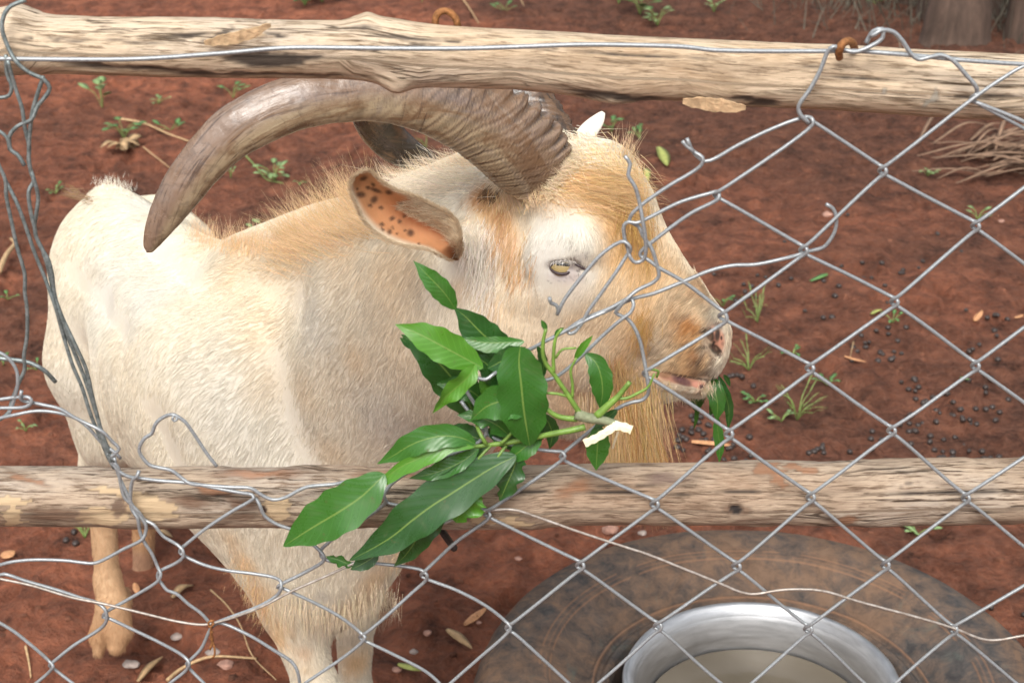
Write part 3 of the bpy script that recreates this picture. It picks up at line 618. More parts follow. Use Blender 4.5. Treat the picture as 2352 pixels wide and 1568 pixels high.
def smin(a, b, k):
    h = np.clip(.5+.5*(b-a)/k, 0, 1); return b+(a-b)*h - k*h*(1-h)
CARVE = []
def carve(P, D):
    for a, ra, b, rb, k in CARVE:
        D = -smin(-D, capd(P, a, ra, b, rb), k)
    return D
def surf(px, py, off=0.0):
    r = ray(px, py); r = r/np.linalg.norm(r); o = np.array([0, 0, H]); t = .9
    for _ in range(90):
        d = float(sdf((o+r*t)[None])[0])
        if d < 2e-4: break
        t += d*.8
        if t > 4: break
    return o+r*(t-off)
def grad(P, e=.002):
    G = np.stack([sdf(P+np.array([e if i == j else 0 for j in range(3)])) - sdf(P-np.array([e if i == j else 0 for j in range(3)])) for i in range(3)], -1)
    return G/np.maximum(np.linalg.norm(G, axis=-1, keepdims=True), 1e-9)
def carve_at(pts, depth=0.0):
    for p, q, k in pts:
        a = surf(p[0], p[1], -p[3]*0); b = surf(q[0], q[1])
        s = scale_at(p[0], p[1], YH); CARVE_NEW.append((a+ray(p[0], p[1])*depth, p[2]*s, b+ray(q[0], q[1])*depth, q[2]*s, k))
CARVE_NEW = []
carve_at([((1271, 614, 10, 0), (1314, 607, 10, 0), .005), ((1312, 607, 6, 0), (1348, 620, 3, 0), .005),          # eye opening, tear duct
          ((1515, 850, 2.5, 0), (1560, 865, 2.8, 0), .003), ((1560, 865, 2.8, 0), (1645, 878, 2.2, 0), .003),  # mouth line
          ((1620, 768, 10, 0), (1642, 802, 9, 0), .005), ((1640, 802, 6, 0), (1652, 815, 4, 0), .005),          # nostril
          ((1170, 470, 10, 0), (1185, 640, 8, 0), .03),
          ((150, 640, 8, 0), (215, 700, 12, 0), .05), ((215, 700, 12, 0), (270, 770, 8, 0), .05),              # flank fold
          ((335, 560, 18, 0), (450, 660, 18, 0), .08),
          ((345, 980, 14, 0), (380, 1070, 12, 0), .05), ((600, 840, 16, 0), (650, 1060, 16, 0), .08), ((500, 620, 14, 0), (640, 690, 14, 0), .08)])
CARVE = CARVE_NEW

# sample the field on a grid and pull out its surface
vs = .0068; lo = np.array([-.80, 1.20, -.03]); hi = np.array([.30, 2.72, 1.16])
lo[0] = min(p[0][0] for p in PR)-.2; hi[0] = max(p[2][0] for p in PR)+.1
nx, ny, nz_ = [int(v)+1 for v in (hi-lo)/vs]
ax_ = [lo[i]+vs*np.arange(n) for i, n in enumerate((nx, ny, nz_))]
DD = np.full((nx, ny, nz_), .05, np.float32)
def local(a, ra, b, rb, k, f, m=.02):
    R = max(ra, rb)+k+m; mn = np.minimum(a, b)-R; mx = np.maximum(a, b)+R
    i0 = [max(0, int((mn[i]-lo[i])/vs)) for i in range(3)]; i1 = [min((nx, ny, nz_)[i], int((mx[i]-lo[i])/vs)+2) for i in range(3)]
    if any(i1[i] <= i0[i] for i in range(3)): return
    sl = tuple(slice(i0[i], i1[i]) for i in range(3))
    P = np.stack(np.meshgrid(*[ax_[i][sl[i]] for i in range(3)], indexing='ij'), -1)
    DD[sl] = f(DD[sl], capd(P, a, ra, b, rb))
for a, ra, b, rb, k, fl in PR: local(a, ra, b, rb, k, lambda D, d, k=k: smin(D, d, k), .05)
for a, ra, b, rb, k in CARVE: local(a, ra, b, rb, k, lambda D, d, k=k: -smin(-D, d, k))
S = DD < 0
c = S[:-1, :-1, :-1].astype(np.int8)*0
cnt = np.zeros((nx-1, ny-1, nz_-1), np.float32); acc = np.zeros((nx-1, ny-1, nz_-1, 3), np.float32)
offs = [(i, j, k) for i in (0, 1) for j in (0, 1) for k in (0, 1)]
def corner(A, o): return A[o[0]:A.shape[0]-1+o[0], o[1]:A.shape[1]-1+o[1], o[2]:A.shape[2]-1+o[2]]
for o in offs:
    for axn in range(3):
        if o[axn] == 1: continue
        q = list(o); q[axn] = 1; q = tuple(q); s0 = corner(S, o); s1 = corner(S, q); X = s0 != s1
        if not X.any(): continue
        d0 = corner(DD, o)[X]; d1 = corner(DD, q)[X]; t_ = d0/(d0-d1)
        pt = np.tile(np.array(o, np.float32), (len(t_), 1)); pt[:, axn] = t_
        acc[X] += pt; cnt[X] += 1
cell = cnt > 0; idx = np.full(cell.shape, -1, np.int64); idx[cell] = np.arange(cell.sum())
ijk = np.argwhere(cell); GV = (ijk + acc[cell]/cnt[cell][:, None])*vs + lo
quads = []
for axn in range(3):
    s0 = [slice(1, -1)]*3; s0[axn] = slice(0, -1); s1 = list(s0); s1[axn] = slice(1, None)
    A0 = S[tuple(s0)]; A1 = S[tuple(s1)]; X = np.argwhere(A0 != A1)
    base = X + np.array([0 if i == axn else 1 for i in range(3)])
    u, w = (axn+1) % 3, (axn+2) % 3
    def at(du, dw):
        q = base.copy(); q[:, u] += du; q[:, w] += dw; return idx[q[:, 0], q[:, 1], q[:, 2]]
    Q = np.stack([at(-1, -1), at(0, -1), at(0, 0), at(-1, 0)], 1); ins = A0[tuple(X.T)]
    Q[~ins] = Q[~ins][:, ::-1]; quads.append(Q)
GF = np.concatenate(quads); GF = GF[(GF >= 0).all(1)]
def project(V, n=3):
    for _ in range(n):
        g = grad(V); V = V - g*sdf(V)[:, None]*.9
    return V
def subdivide(V, F):
    e = np.sort(np.concatenate([F[:, [0, 1]], F[:, [1, 2]], F[:, [2, 3]], F[:, [3, 0]]]), 1)
    ue, inv = np.unique(e, axis=0, return_inverse=True); inv = inv.reshape(-1); n = len(V); m = len(F)
    EV = V[ue].mean(1); FV = V[F].mean(1); NV = np.vstack([V, EV, FV])
    e0, e1, e2, e3 = [n+inv[i*m:(i+1)*m] for i in range(4)]; f = n+len(ue)+np.arange(m)
    return NV, np.concatenate([np.stack([F[:, 0], e0, f, e3], 1), np.stack([e0, F[:, 1], e1, f], 1), np.stack([f, e1, F[:, 2], e2], 1), np.stack([e3, f, e2, F[:, 3]], 1)])
def relax(V, F, n=2):
    for _ in range(n):
        s = np.zeros_like(V); cn = np.zeros(len(V))
        for i in range(4):
            for j in (1, 3):
                np.add.at(s, F[:, i], V[F[:, (i+j) % 4]]); np.add.at(cn, F[:, i], 1)
        V = V*.5+.5*s/np.maximum(cn, 1)[:, None]
    return V
def trunk_mask(V): return (sstep(.20, .34, np.linalg.norm(V-at_y(1330, 620, 1.44), axis=1))*sstep(.30, .46, V[:, 2]))[:, None]
GV = project(relax(GV, GF, 3), 2); tm = trunk_mask(GV); GV = GV*(1-tm)+relax(GV, GF, 45)*tm        # soft flesh: no hard joints on the trunk
GV, GF = subdivide(GV, GF); GV = relax(GV, GF, 2); tm = trunk_mask(GV); GV = project(GV, 2)*(1-tm)+GV*tm
# finer skin where the face needs it: quads are split and their neighbours take in the new edge points, so the body stays one closed surface
leafF = GF.copy(); mids = {}
for cc_, rr_ in ((at_y(1450, 700, 1.40), .165), (at_y(1600, 830, 1.40), .062)):
    fc = GV[leafF].mean(1); sel = np.linalg.norm(fc-cc_, axis=1) < rr_; sub_ = leafF[sel]; keep = leafF[~sel]
    nv0 = len(GV); newV = []; newF = []
    def midp(a, b):
        k_ = (a, b) if a < b else (b, a)
        if k_ not in mids: mids[k_] = nv0+len(newV); newV.append((GV[a]+GV[b])/2)
        return mids[k_]
    for a, b, c_, d in sub_.tolist():
        e0, e1, e2, e3 = midp(a, b), midp(b, c_), midp(c_, d), midp(d, a); f = nv0+len(newV); newV.append((GV[a]+GV[b]+GV[c_]+GV[d])/4)
        newF += [(a, e0, f, e3), (e0, b, e1, f), (f, e1, c_, e2), (e3, f, e2, d)]
    NVn = project(np.array(newV), 2); GV = np.vstack([GV, NVn]); leafF = np.vstack([keep, np.array(newF)])
def expand(a, b):
    m_ = mids.get((a, b) if a < b else (b, a))
    return [a] if m_ is None else expand(a, m_)+expand(m_, b)
mk = np.array(sorted(mids.keys())); vm = np.zeros(len(GV), bool); vm[mk.ravel()] = True
cand = vm[leafF].sum(1) >= 2; polys = [tuple(q) for q in leafF[~cand].tolist()]
for q in leafF[cand].tolist():
    o_ = []
    for i in range(4): o_ += expand(q[i], q[(i+1) % 4])
    polys.append(tuple(o_))
GFq = GF; print('goat verts', len(GV))

# ---------------- coat colours: natural patches of the animal, plus shade painted into hollows
CREAM = np.array([.655, .60, .49]); WHITE = np.array([.625, .605, .545]); TAN = np.array([.62, .39, .18]); ORANGE = np.array([.46, .205, .065]); BROWN = np.array([.20, .09, .035]); GOLD = np.array([.60, .38, .17]); PINK = np.array([.62, .27, .18]); BLACK = np.array([.03, .024, .022]); BUFF = np.array([.68, .535, .36])
BL = []
def blob(px, py, r, col, s=1.0, sq=1.0, rot=0.0, soft=1.0):
    BL.append((surf(px, py), r*scale_at(px, py, at_depth_y(px, py)), np.array(col), s, sq, rot, soft))
_cache = {}
def at_depth_y(px, py): return float(surf(px, py)[1])
for a in [(330, 470, 70, WHITE, .8), (250, 650, 150, WHITE, .8), (340, 680, 120, WHITE, .9), (160, 900, 80, WHITE, .4), (250, 1050, 120, CREAM, .5), (560, 1000, 180, WHITE, .55), (900, 980, 110, WHITE, .7), (480, 900, 120, WHITE, .35),
          (560, 590, 90, BUFF, .75), (620, 640, 110, BUFF, .45), (700, 560, 80, TAN, .30), (480, 560, 60, BUFF, .55), (800, 560, 110, TAN, .30), (900, 620, 90, BUFF, .6), (860, 480, 60, TAN, .4), (930, 780, 110, BUFF, .30), (600, 760, 60, BUFF, .4), (700, 900, 50, BUFF, .4), (720, 740, 90, WHITE, .6), (950, 600, 60, BUFF, .3), (760, 1040, 50, BUFF, .5), (620, 880, 60, BUFF, .3), (820, 820, 50, BUFF, .5),
          (1080, 400, 80, WHITE, .8), (1130, 470, 60, TAN, .7), (1100, 455, 34, ORANGE, .7), (1150, 540, 70, TAN, .5), (1150, 500, 36, ORANGE, .65), (1162, 560, 36, ORANGE, .45), (1182, 605, 30, ORANGE, .35), (1125, 450, 20, BROWN, .9), (1060, 590, 26, TAN, .5), (1080, 620, 60, WHITE, .7), (1100, 560, 46, WHITE, .6), (1130, 700, 40, TAN, .5), (1060, 660, 30, TAN, .4),  # the brown blob paints shade into the hollow by the horn root
          (1290, 340, 70, WHITE, .7), (1360, 350, 60, WHITE, .7), (1270, 420, 60, BUFF, .9), (1330, 430, 70, TAN, .85), (1400, 430, 60, GOLD, .9), (1300, 450, 60, TAN, .5), (1430, 480, 60, GOLD, 1), (1400, 520, 40, TAN, .9), (1250, 450, 40, TAN, .5), (1440, 400, 50, GOLD, .8),
          (1275, 545, 80, (.56, .54, .49), 1.0), (1250, 600, 70, (.58, .55, .50), .9), (1330, 560, 50, WHITE, .85), (1320, 660, 60, (.58, .55, .50), .95), (1360, 640, 26, WHITE, .8), (1225, 660, 50, WHITE, .5),
          (1520, 720, 150, (.66, .48, .28), .9), (1480, 620, 110, TAN, .8), (1550, 680, 70, TAN, .5), (1550, 800, 90, (.62, .43, .23), .9), (1595, 760, 34, (.50, .26, .10), .8), (1560, 770, 26, (.55, .33, .15), .6), (1400, 740, 100, BUFF, .6), (1260, 780, 120, BUFF, .25), (1180, 720, 90, BUFF, .3), (1440, 580, 60, TAN, .9), (1480, 600, 60, GOLD, .75), (1420, 660, 50, BUFF, .9), (1520, 680, 60, BUFF, .8), (1500, 640, 60, TAN, .5), (1560, 660, 50, BUFF, .7), (1470, 740, 40, TAN, .85), (1480, 770, 26, ORANGE, .6), (1530, 770, 40, CREAM, .3), (1420, 760, 60, BUFF, .6), (1350, 760, 60, BUFF, .2), (1440, 830, 46, TAN, .8), (1410, 850, 34, ORANGE, .5), (1500, 800, 50, CREAM, .6), (1600, 700, 40, BUFF, .7),
          (1580, 745, 30, ORANGE, .75), (1600, 770, 24, TAN, .7), (1610, 840, 34, TAN, .85), (1590, 815, 24, BROWN, .25), (1645, 720, 20, (.36, .33, .27), .6), (1240, 760, 90, BUFF, .2), (1200, 860, 60, BUFF, .6), (1300, 850, 60, TAN, .3), (1340, 930, 70, TAN, .7), (1280, 920, 60, BUFF, .7), (1560, 900, 40, CREAM, .8), (1500, 900, 40, CREAM, .7),
          (150, 1030, 30, ORANGE, .8), (175, 1060, 26, ORANGE, .8), (150, 960, 24, TAN, .6), (560, 1290, 40, TAN, .6), (590, 1380, 36, ORANGE, .45), (600, 1360, 50, TAN, .5), (640, 1440, 40, TAN, .6), (630, 1470, 44, TAN, .7), (700, 1500, 26, ORANGE, .4), (860, 1330, 50, TAN, .5), (820, 1400, 40, ORANGE, .5), (690, 1400, 46, WHITE, .4), (820, 1520, 40, TAN, .7), (530, 1240, 40, TAN, .4), (700, 1540, 30, TAN, .3), (640, 1280, 50, CREAM, .5), (480, 1040, 40, CREAM, .5), (740, 1370, 20, (.45, .42, .38), .5)]:
    blob(*a)
BLEG = at_y(240, 1300, 2.20)
MUZ = at_y(1605, 790, YH-.03)
def coat(P, noise=True):
    C = np.tile(CREAM, (len(P), 1)); n1 = fbm(P, 26, 3, 501); n2 = fbm(P, 70, 2, 511)
    C = C*(1-.0) ; w = np.clip(.5+1.3*n1, 0, 1)[:, None]; C = C*(1-w*.12)+BUFF*w*.12
    for p, r, col, s, sq, rot, soft in BL:
        d = np.linalg.norm(P-p, axis=1)/r*(1+.35*n1+.25*n2); w = (s*np.exp(-d**2.4))[:, None]; C = C*(1-w)+col*w
    dm = np.linalg.norm(P-MUZ, axis=1); w = (sstep(.08, .40, fbm(P, 150, 2, 531))*np.exp(-(dm/.055)**2.5)*.65)[:, None]; C = C*(1-w)+np.array([.20, .14, .10])*w
    w = (sstep(-.1, .5, fbm(P, 45, 3, 533))*np.exp(-(dm/.075)**2.5)*.55)[:, None]; C = C*(1-w)+np.array([.52, .27, .11])*w
    # lower hind legs are reddish tan, paler down the front
    z = P[:, 2]; rear = (P[:, 1] > 1.98) & (P[:, 0] < -.4)
    w = (rear*sstep(.42, .24, z))[:, None]; C = C*(1-w*.8)+np.array([.50, .29, .14])*w*.8
    w = (rear*sstep(.22, .03, z)*(.5+.4*n1))[:, None]; C = C*(1-w*.8)+np.array([.36, .17, .07])*w*.8
    w = (rear*sstep(.035, .01, z))[:, None]; C = C*(1-w*.7)+np.array([.34, .20, .14])*w*.7
    return np.clip(C, 0, 1)
def ppx(P):
    d = P-np.array([0, 0, H]); z = d[:, 1]*CP-d[:, 2]*SP; return 1176+FOC*d[:, 0]/z, 784-FOC*(d[:, 1]*SP+d[:, 2]*CP)/z
SK = coat(GV)
def paint(V, C, px, py, r, col, s=1.0, sx=1.0, rot=0.0, pw=6):      # a small marking on the skin round a point; sx stretches it along rot
    p = surf(px, py); sc = scale_at(px, py, p[1]); d = V-p
    rt = np.array([1.0, 0, 0]); up = np.array([0, SP, CP]); u = d@rt; v = d@up; z = d@np.array([0, CP, -SP])
    c, s_ = math.cos(rot), math.sin(rot); a = (u*c-v*s_)/(r*sx*sc); b = (u*s_+v*c)/(r*sc)
    w = (s*np.exp(-(a*a+b*b)**(pw/2))*(np.abs(z) < .05))[:, None]; return C*(1-w)+np.array(col)*w
MARK = [(1648, 776, 17, (.60, .27, .18), .95, 2.0, 1.2), (1622, 790, 12, (.30, .20, .14), .5, 1.6, 1.0), (1640, 745, 16, (.34, .25, .19), .55, 1.5, .8), (1632, 768, 9, BLACK, .97, 2.2, 1.2), (1648, 768, 7, BLACK, .95, 2.6, 1.6), (1640, 802, 8, BLACK, .95, 2.4, .8), (1650, 748, 9, (.2, .17, .15), .8, 1.4, .6), (1657, 776, 3, BLACK, .9, 1.8, 1.5), (1629, 764, 5, BLACK, .9, 2.2, 1.1), (1640, 786, 4, BLACK, .9, 1, 0), (1645, 800, 7, (.05, .025, .022), 1, 2.2, .7), (1653, 810, 7, BLACK, .9, 1.2, .8), (1638, 790, 3, BLACK, .9, 1, 0),  # nose spots, and black that paints the shade inside the nostril
        (1576, 876, 9.5, (.40, .19, .13), 1, 7.4, .18), (1585, 866, 3.6, (.06, .035, .03), .85, 20, .17), (1525, 858, 10, (.22, .11, .06), .9, 2.0, .25), (1566, 874, 10, (.11, .05, .055), .95, 2.6, .4), (1604, 884, 8, (.55, .26, .19), 1, 2.0, .2), (1612, 888, 6.5, (.06, .035, .04), .95, 1, 0), (1634, 880, 5, (.06, .035, .04), .9, 1.2, 0), (1598, 838, 14, (.20, .14, .10), .45, 1.6, .2), (1620, 856, 9, (.16, .11, .08), .5, 3.2, -.15), (1604, 820, 14, (.30, .22, .16), .5, 1.3, 1.1), (1630, 720, 12, (.3, .26, .2), .35, 2.5, .9),
        (1294, 612, 15, (.14, .11, .11), .85, 2.8, .08), (1300, 632, 14, (.52, .47, .47), .6, 3, .1), (1336, 618, 3.6, (.05, .035, .04), .9, 4.2, -.45), (1334, 590, 8, (.35, .31, .30), .35, 3.0, -.6), (1300, 640, 14, (.55, .48, .47), .35, 3.0, .1), (1118, 442, 12, (.10, .055, .03), .85, 1.6, -1.0), (1138, 452, 9, (.05, .03, .02), .9, 2.6, -.95)]  # last two paint shade into the crease by the horn root
rm = np.random.default_rng(3)
for k_ in range(46):
    x_ = rm.normal(1612, 26); y_ = rm.normal(792, 34)
    MARK.append((x_, y_, rm.uniform(2.0, 5.5), BLACK if rm.random() < .4 else np.array([.16, .10, .07]), rm.uniform(.35, .75), rm.uniform(1, 2.4), rm.uniform(0, 3)))
MARK += [(rm.normal(1330, 22), rm.normal(588, 10), rm.uniform(1.5, 3), np.array([.2, .17, .16]), .55, 1.5, -.6) for _q in range(16)]+[(rm.normal(1290, 26), rm.normal(640, 7), rm.uniform(1.3, 2.4), np.array([.25, .21, .2]), .5, 1.5, .1) for _q in range(14)]
MARK += [(1592, 748, 13, ORANGE, .7, 1.6, .4), (1598, 812, 10, (.50, .24, .10), .6, 1.5, 1.2), (1628, 846, 10, (.17, .12, .09), .6, 2.4, -.1), (1640, 862, 5, (.07, .05, .045), .7, 3.4, .1)]
for m_ in MARK: SK = paint(GV, SK, *m_)

t = NT('goat_skin'); at = t.attr('col'); v = t.obj(); nz = t.noise(t.mapping(v, (1, 1, .25)), 420, 3, .6); t.base(t.mix(t.ramp(nz.outputs[0], [(.35, (.12, .12, .12)), (.6, (0, 0, 0))]).outputs[0], at.outputs['Color'], (.40, .27, .15)))
t.rough(.75); t.b.inputs['Specular IOR Level'].default_value = .2; t.bump(nz.outputs[0], .3, .0012)
t.b.inputs['Subsurface Weight'].default_value = 0; M['skin'] = t.m
goat_root = at_z(560, 1560, 0)
goat = empty('goat', goat_root, 'large cream and tan billy goat with long curved horns, eating leaves at the fence', 'goat')
body = add('body', mesh_np('body', shift(GV, goat), polys, True, col=SK), M['skin'], goat)

# ---------------- horns
def horn(stations, name, Ys, squash, keel, seed, col):
    st = np.array(stations, float); n = len(st)
    P = np.array([at_y(x, y, Yv) for (x, y, w), Yv in zip(st, Ys)]); R = np.array([w*.93*scale_at(x, y, Yv) for (x, y, w), Yv in zip(st, Ys)])
    Q = catmull(np.hstack([P, R[:, None]]), .0012); P = Q[:, :3]; R = Q[:, 3]; n = len(P); ns = 72
    T = np.gradient(P, axis=0); T /= np.linalg.norm(T, axis=1, keepdims=True)
    W = (P-np.array([0, 0, H])); W /= np.linalg.norm(W, axis=1, keepdims=True)
    Np = np.cross(W, T); Np /= np.linalg.norm(Np, axis=1, keepdims=True)       # in the plane of the curve, towards its outer side
    if Np[n//2] @ np.array([0, 0, 1]) < 0: Np = -Np
    Bq = np.cross(T, Np); a = np.linspace(0, 2*np.pi, ns, endpoint=False)[None, :]
    s = np.concatenate([[0], np.cumsum(np.linalg.norm(np.diff(P, axis=0), axis=1))])[:, None]; L = s[-1, 0]; u = s/L
    ca, sa = np.cos(a), np.sin(a)
    rad_out = 1+.13*np.clip(ca, 0, 1)**3*keel
    R2 = R[:, None]*rad_out; hs = np.broadcast_to(s, (n, ns)); ha = np.broadcast_to(a, (n, ns))*R[:, None]
    V = P[:, None]+(Np[:, None]*(ca*R2)[..., None]+Bq[:, None]*(sa*R[:, None]*squash)[..., None])
    # growth rings: crowded and deep towards the base, stronger along the outer edge
    warp = .022*ca + .005*fbm(V, 30, 3, seed)
    sb = L-s+warp
    rings = np.sin(2*np.pi*(sb*0+np.log(1+np.maximum(sb, 0)*16)*10)) ; fine_ = np.sin(2*np.pi*sb/.0042+3*fbm(V, 25, 2, seed+3))
    amp = sstep(.50*L, .98*L, s)*(.00030+.0030*np.clip(ca, 0, 1)**3*keel)*R2/.03
    side_ = sstep(.62*L, .9*L, s)*.0016*sstep(.75, 1, rings); D = -side_ + amp*np.sign(rings)*np.abs(rings)**.6 + .00016*fine_*sstep(.45*L, .8*L, s) + .0011*fbm(V, 28, 4, seed+9)*sstep(0, .1*L, s) - .0006*np.clip(fbm(V*np.array([1, 1, 1]), 120, 2, seed+4), 0, 1)
    nrm = Np[:, None]*ca[..., None]+Bq[:, None]*sa[..., None]; V = V+nrm*D[..., None]
    V[0] = P[0]+(V[0]-P[0])*.15; V[1] = P[1]+(V[1]-P[1])*.6; V[2] = P[2]+(V[2]-P[2])*.85
    lowside = sstep(.15, -.6, ca+.25*fbm(V, 18, 3, seed+20))
    G = np.clip(.5+.8*fbm(V, 22, 4, seed+30), 0, 1)
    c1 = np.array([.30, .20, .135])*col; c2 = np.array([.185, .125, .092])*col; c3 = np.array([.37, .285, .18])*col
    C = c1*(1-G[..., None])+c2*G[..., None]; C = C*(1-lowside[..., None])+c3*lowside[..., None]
    g2 = sstep(.1, .5, fbm(V, 60, 3, seed+40))[..., None]*.5*lowside[..., None]; C = C*(1-g2)+np.array([.13, .10, .06])*g2
    vein = sstep(.12, .0, np.abs(fbm(V*np.array([1, 1, 1]), 75, 3, seed+50)))[..., None]*.35*(1-sstep(.5*L, .8*L, s))[..., None]; C = C*(1-vein)+np.array([.06, .042, .035])*vein
    rg = sstep(.1, -.8, rings)*sstep(.45*L, .75*L, s); C = C*(1-.45*rg[..., None]); gv = sstep(.80, .97, rings)*sstep(.48*L, .66*L, s); gv = (gv*.75*np.clip(.75+.6*fbm(V, 40, 2, seed+60), 0, 1))[..., None]; C = C*(1-gv)+np.array([.055, .035, .027])*gv
    fr = np.clip(sstep(.3, .9, fine_)*sstep(.5*L, .85*L, s)*.5, 0, 1)[..., None]; C = C*(1-fr)+np.array([.42, .30, .19])*fr*col
    me = mesh_np(name, V.reshape(-1, 3)-np.array(goat.location), [tuple(f) for f in grid_faces(n, ns, True).tolist()]+[tuple(range(ns)), tuple(range(n*ns-1, n*ns-ns-1, -1))], True, col=np.clip(C, 0, 1).reshape(-1, 3))
    ga = me.attributes.new('grain', 'FLOAT_VECTOR', 'POINT'); ga.data.foreach_set('vector', np.stack([hs, ha, np.repeat(sstep(.35*L, .8*L, s), ns, 1)], -1).astype(np.float32).ravel())
    return add(name, me, M['horn'], goat)
t = NT('horn'); v = t.obj(); at = t.attr('col'); gr = t.attr('grain').outputs['Vector']; sp_ = t.n('ShaderNodeSeparateXYZ'); t.link(gr, sp_.inputs[0])
n1 = t.noise(v, 45, 6, .7, .6); lg = t.noise(t.mapping(gr, (18, 260, 0)), 1, 5, .7, .6); rd_ = t.noise(t.mapping(gr, (420, 16, 0)), 1, 5, .65, .5); bl = t.noise(t.mapping(gr, (16, 45, 0)), 1, 4, .6, 1.2)
nm = t.n('ShaderNodeMix', data_type='FLOAT'); t.link(sp_.outputs[2], nm.inputs[0]); t.link(lg.outputs[0], nm.inputs[2]); t.link(rd_.outputs[0], nm.inputs[3]); grn = nm.outputs[0]
c = t.mix(t.ramp(bl.outputs[0], [(.47, (0, 0, 0)), (.60, (.75, .75, .75))]).outputs[0], at.outputs['Color'], (.17, .095, .05))
c = t.mix(t.ramp(bl.outputs[0], [(.25, (.4, .4, .4)), (.42, (0, 0, 0))]).outputs[0], c, (.18, .150, .15))
c = t.mix(t.ramp(grn, [(.34, (.8, .8, .8)), (.46, (0, 0, 0))]).outputs[0], c, (.055, .033, .025))
c = t.mix(t.ramp(grn, [(.62, (0, 0, 0)), (.78, (.4, .4, .4))]).outputs[0], c, (.42, .30, .20))
t.base(c); t.b.inputs['Specular IOR Level'].default_value = .75; t.link(t.ramp(n1.outputs[0], [(.35, (.16, .16, .16)), (.7, (.36, .36, .36))]).outputs[0], t.b.inputs['Roughness'])
t.bump(t.math('ADD', n1.outputs[0], t.math('MULTIPLY', grn, .8)), .32, .0022); M['horn'] = t.m
horn([(337, 580, 3), (341, 574, 11), (349, 557, 20), (364, 528, 30), (396, 472, 43), (428, 425, 50), (470, 372, 55), (520, 322, 59), (570, 288, 62), (624, 260, 64), (700, 235, 64), (785, 222, 64), (860, 214, 70), (940, 220, 80), (1030, 242, 92), (1105, 280, 97), (1175, 333, 101), (1222, 382, 94), (1246, 412, 80)],
     'horn', [1.30, 1.30, 1.301, 1.302, 1.305, 1.308, 1.312, 1.318, 1.322, 1.328, 1.336, 1.346, 1.356, 1.366, 1.378, 1.39, 1.40, 1.412, 1.42], .62, 1.0, 11, 1.0)
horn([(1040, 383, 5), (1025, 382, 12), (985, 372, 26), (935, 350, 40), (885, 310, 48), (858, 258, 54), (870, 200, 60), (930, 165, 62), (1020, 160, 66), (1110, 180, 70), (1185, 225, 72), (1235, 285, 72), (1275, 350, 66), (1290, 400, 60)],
     'horn', [1.66, 1.66, 1.65, 1.64, 1.63, 1.615, 1.60, 1.585, 1.565, 1.545, 1.525, 1.505, 1.485, 1.475], .62, .35, 31, .13)

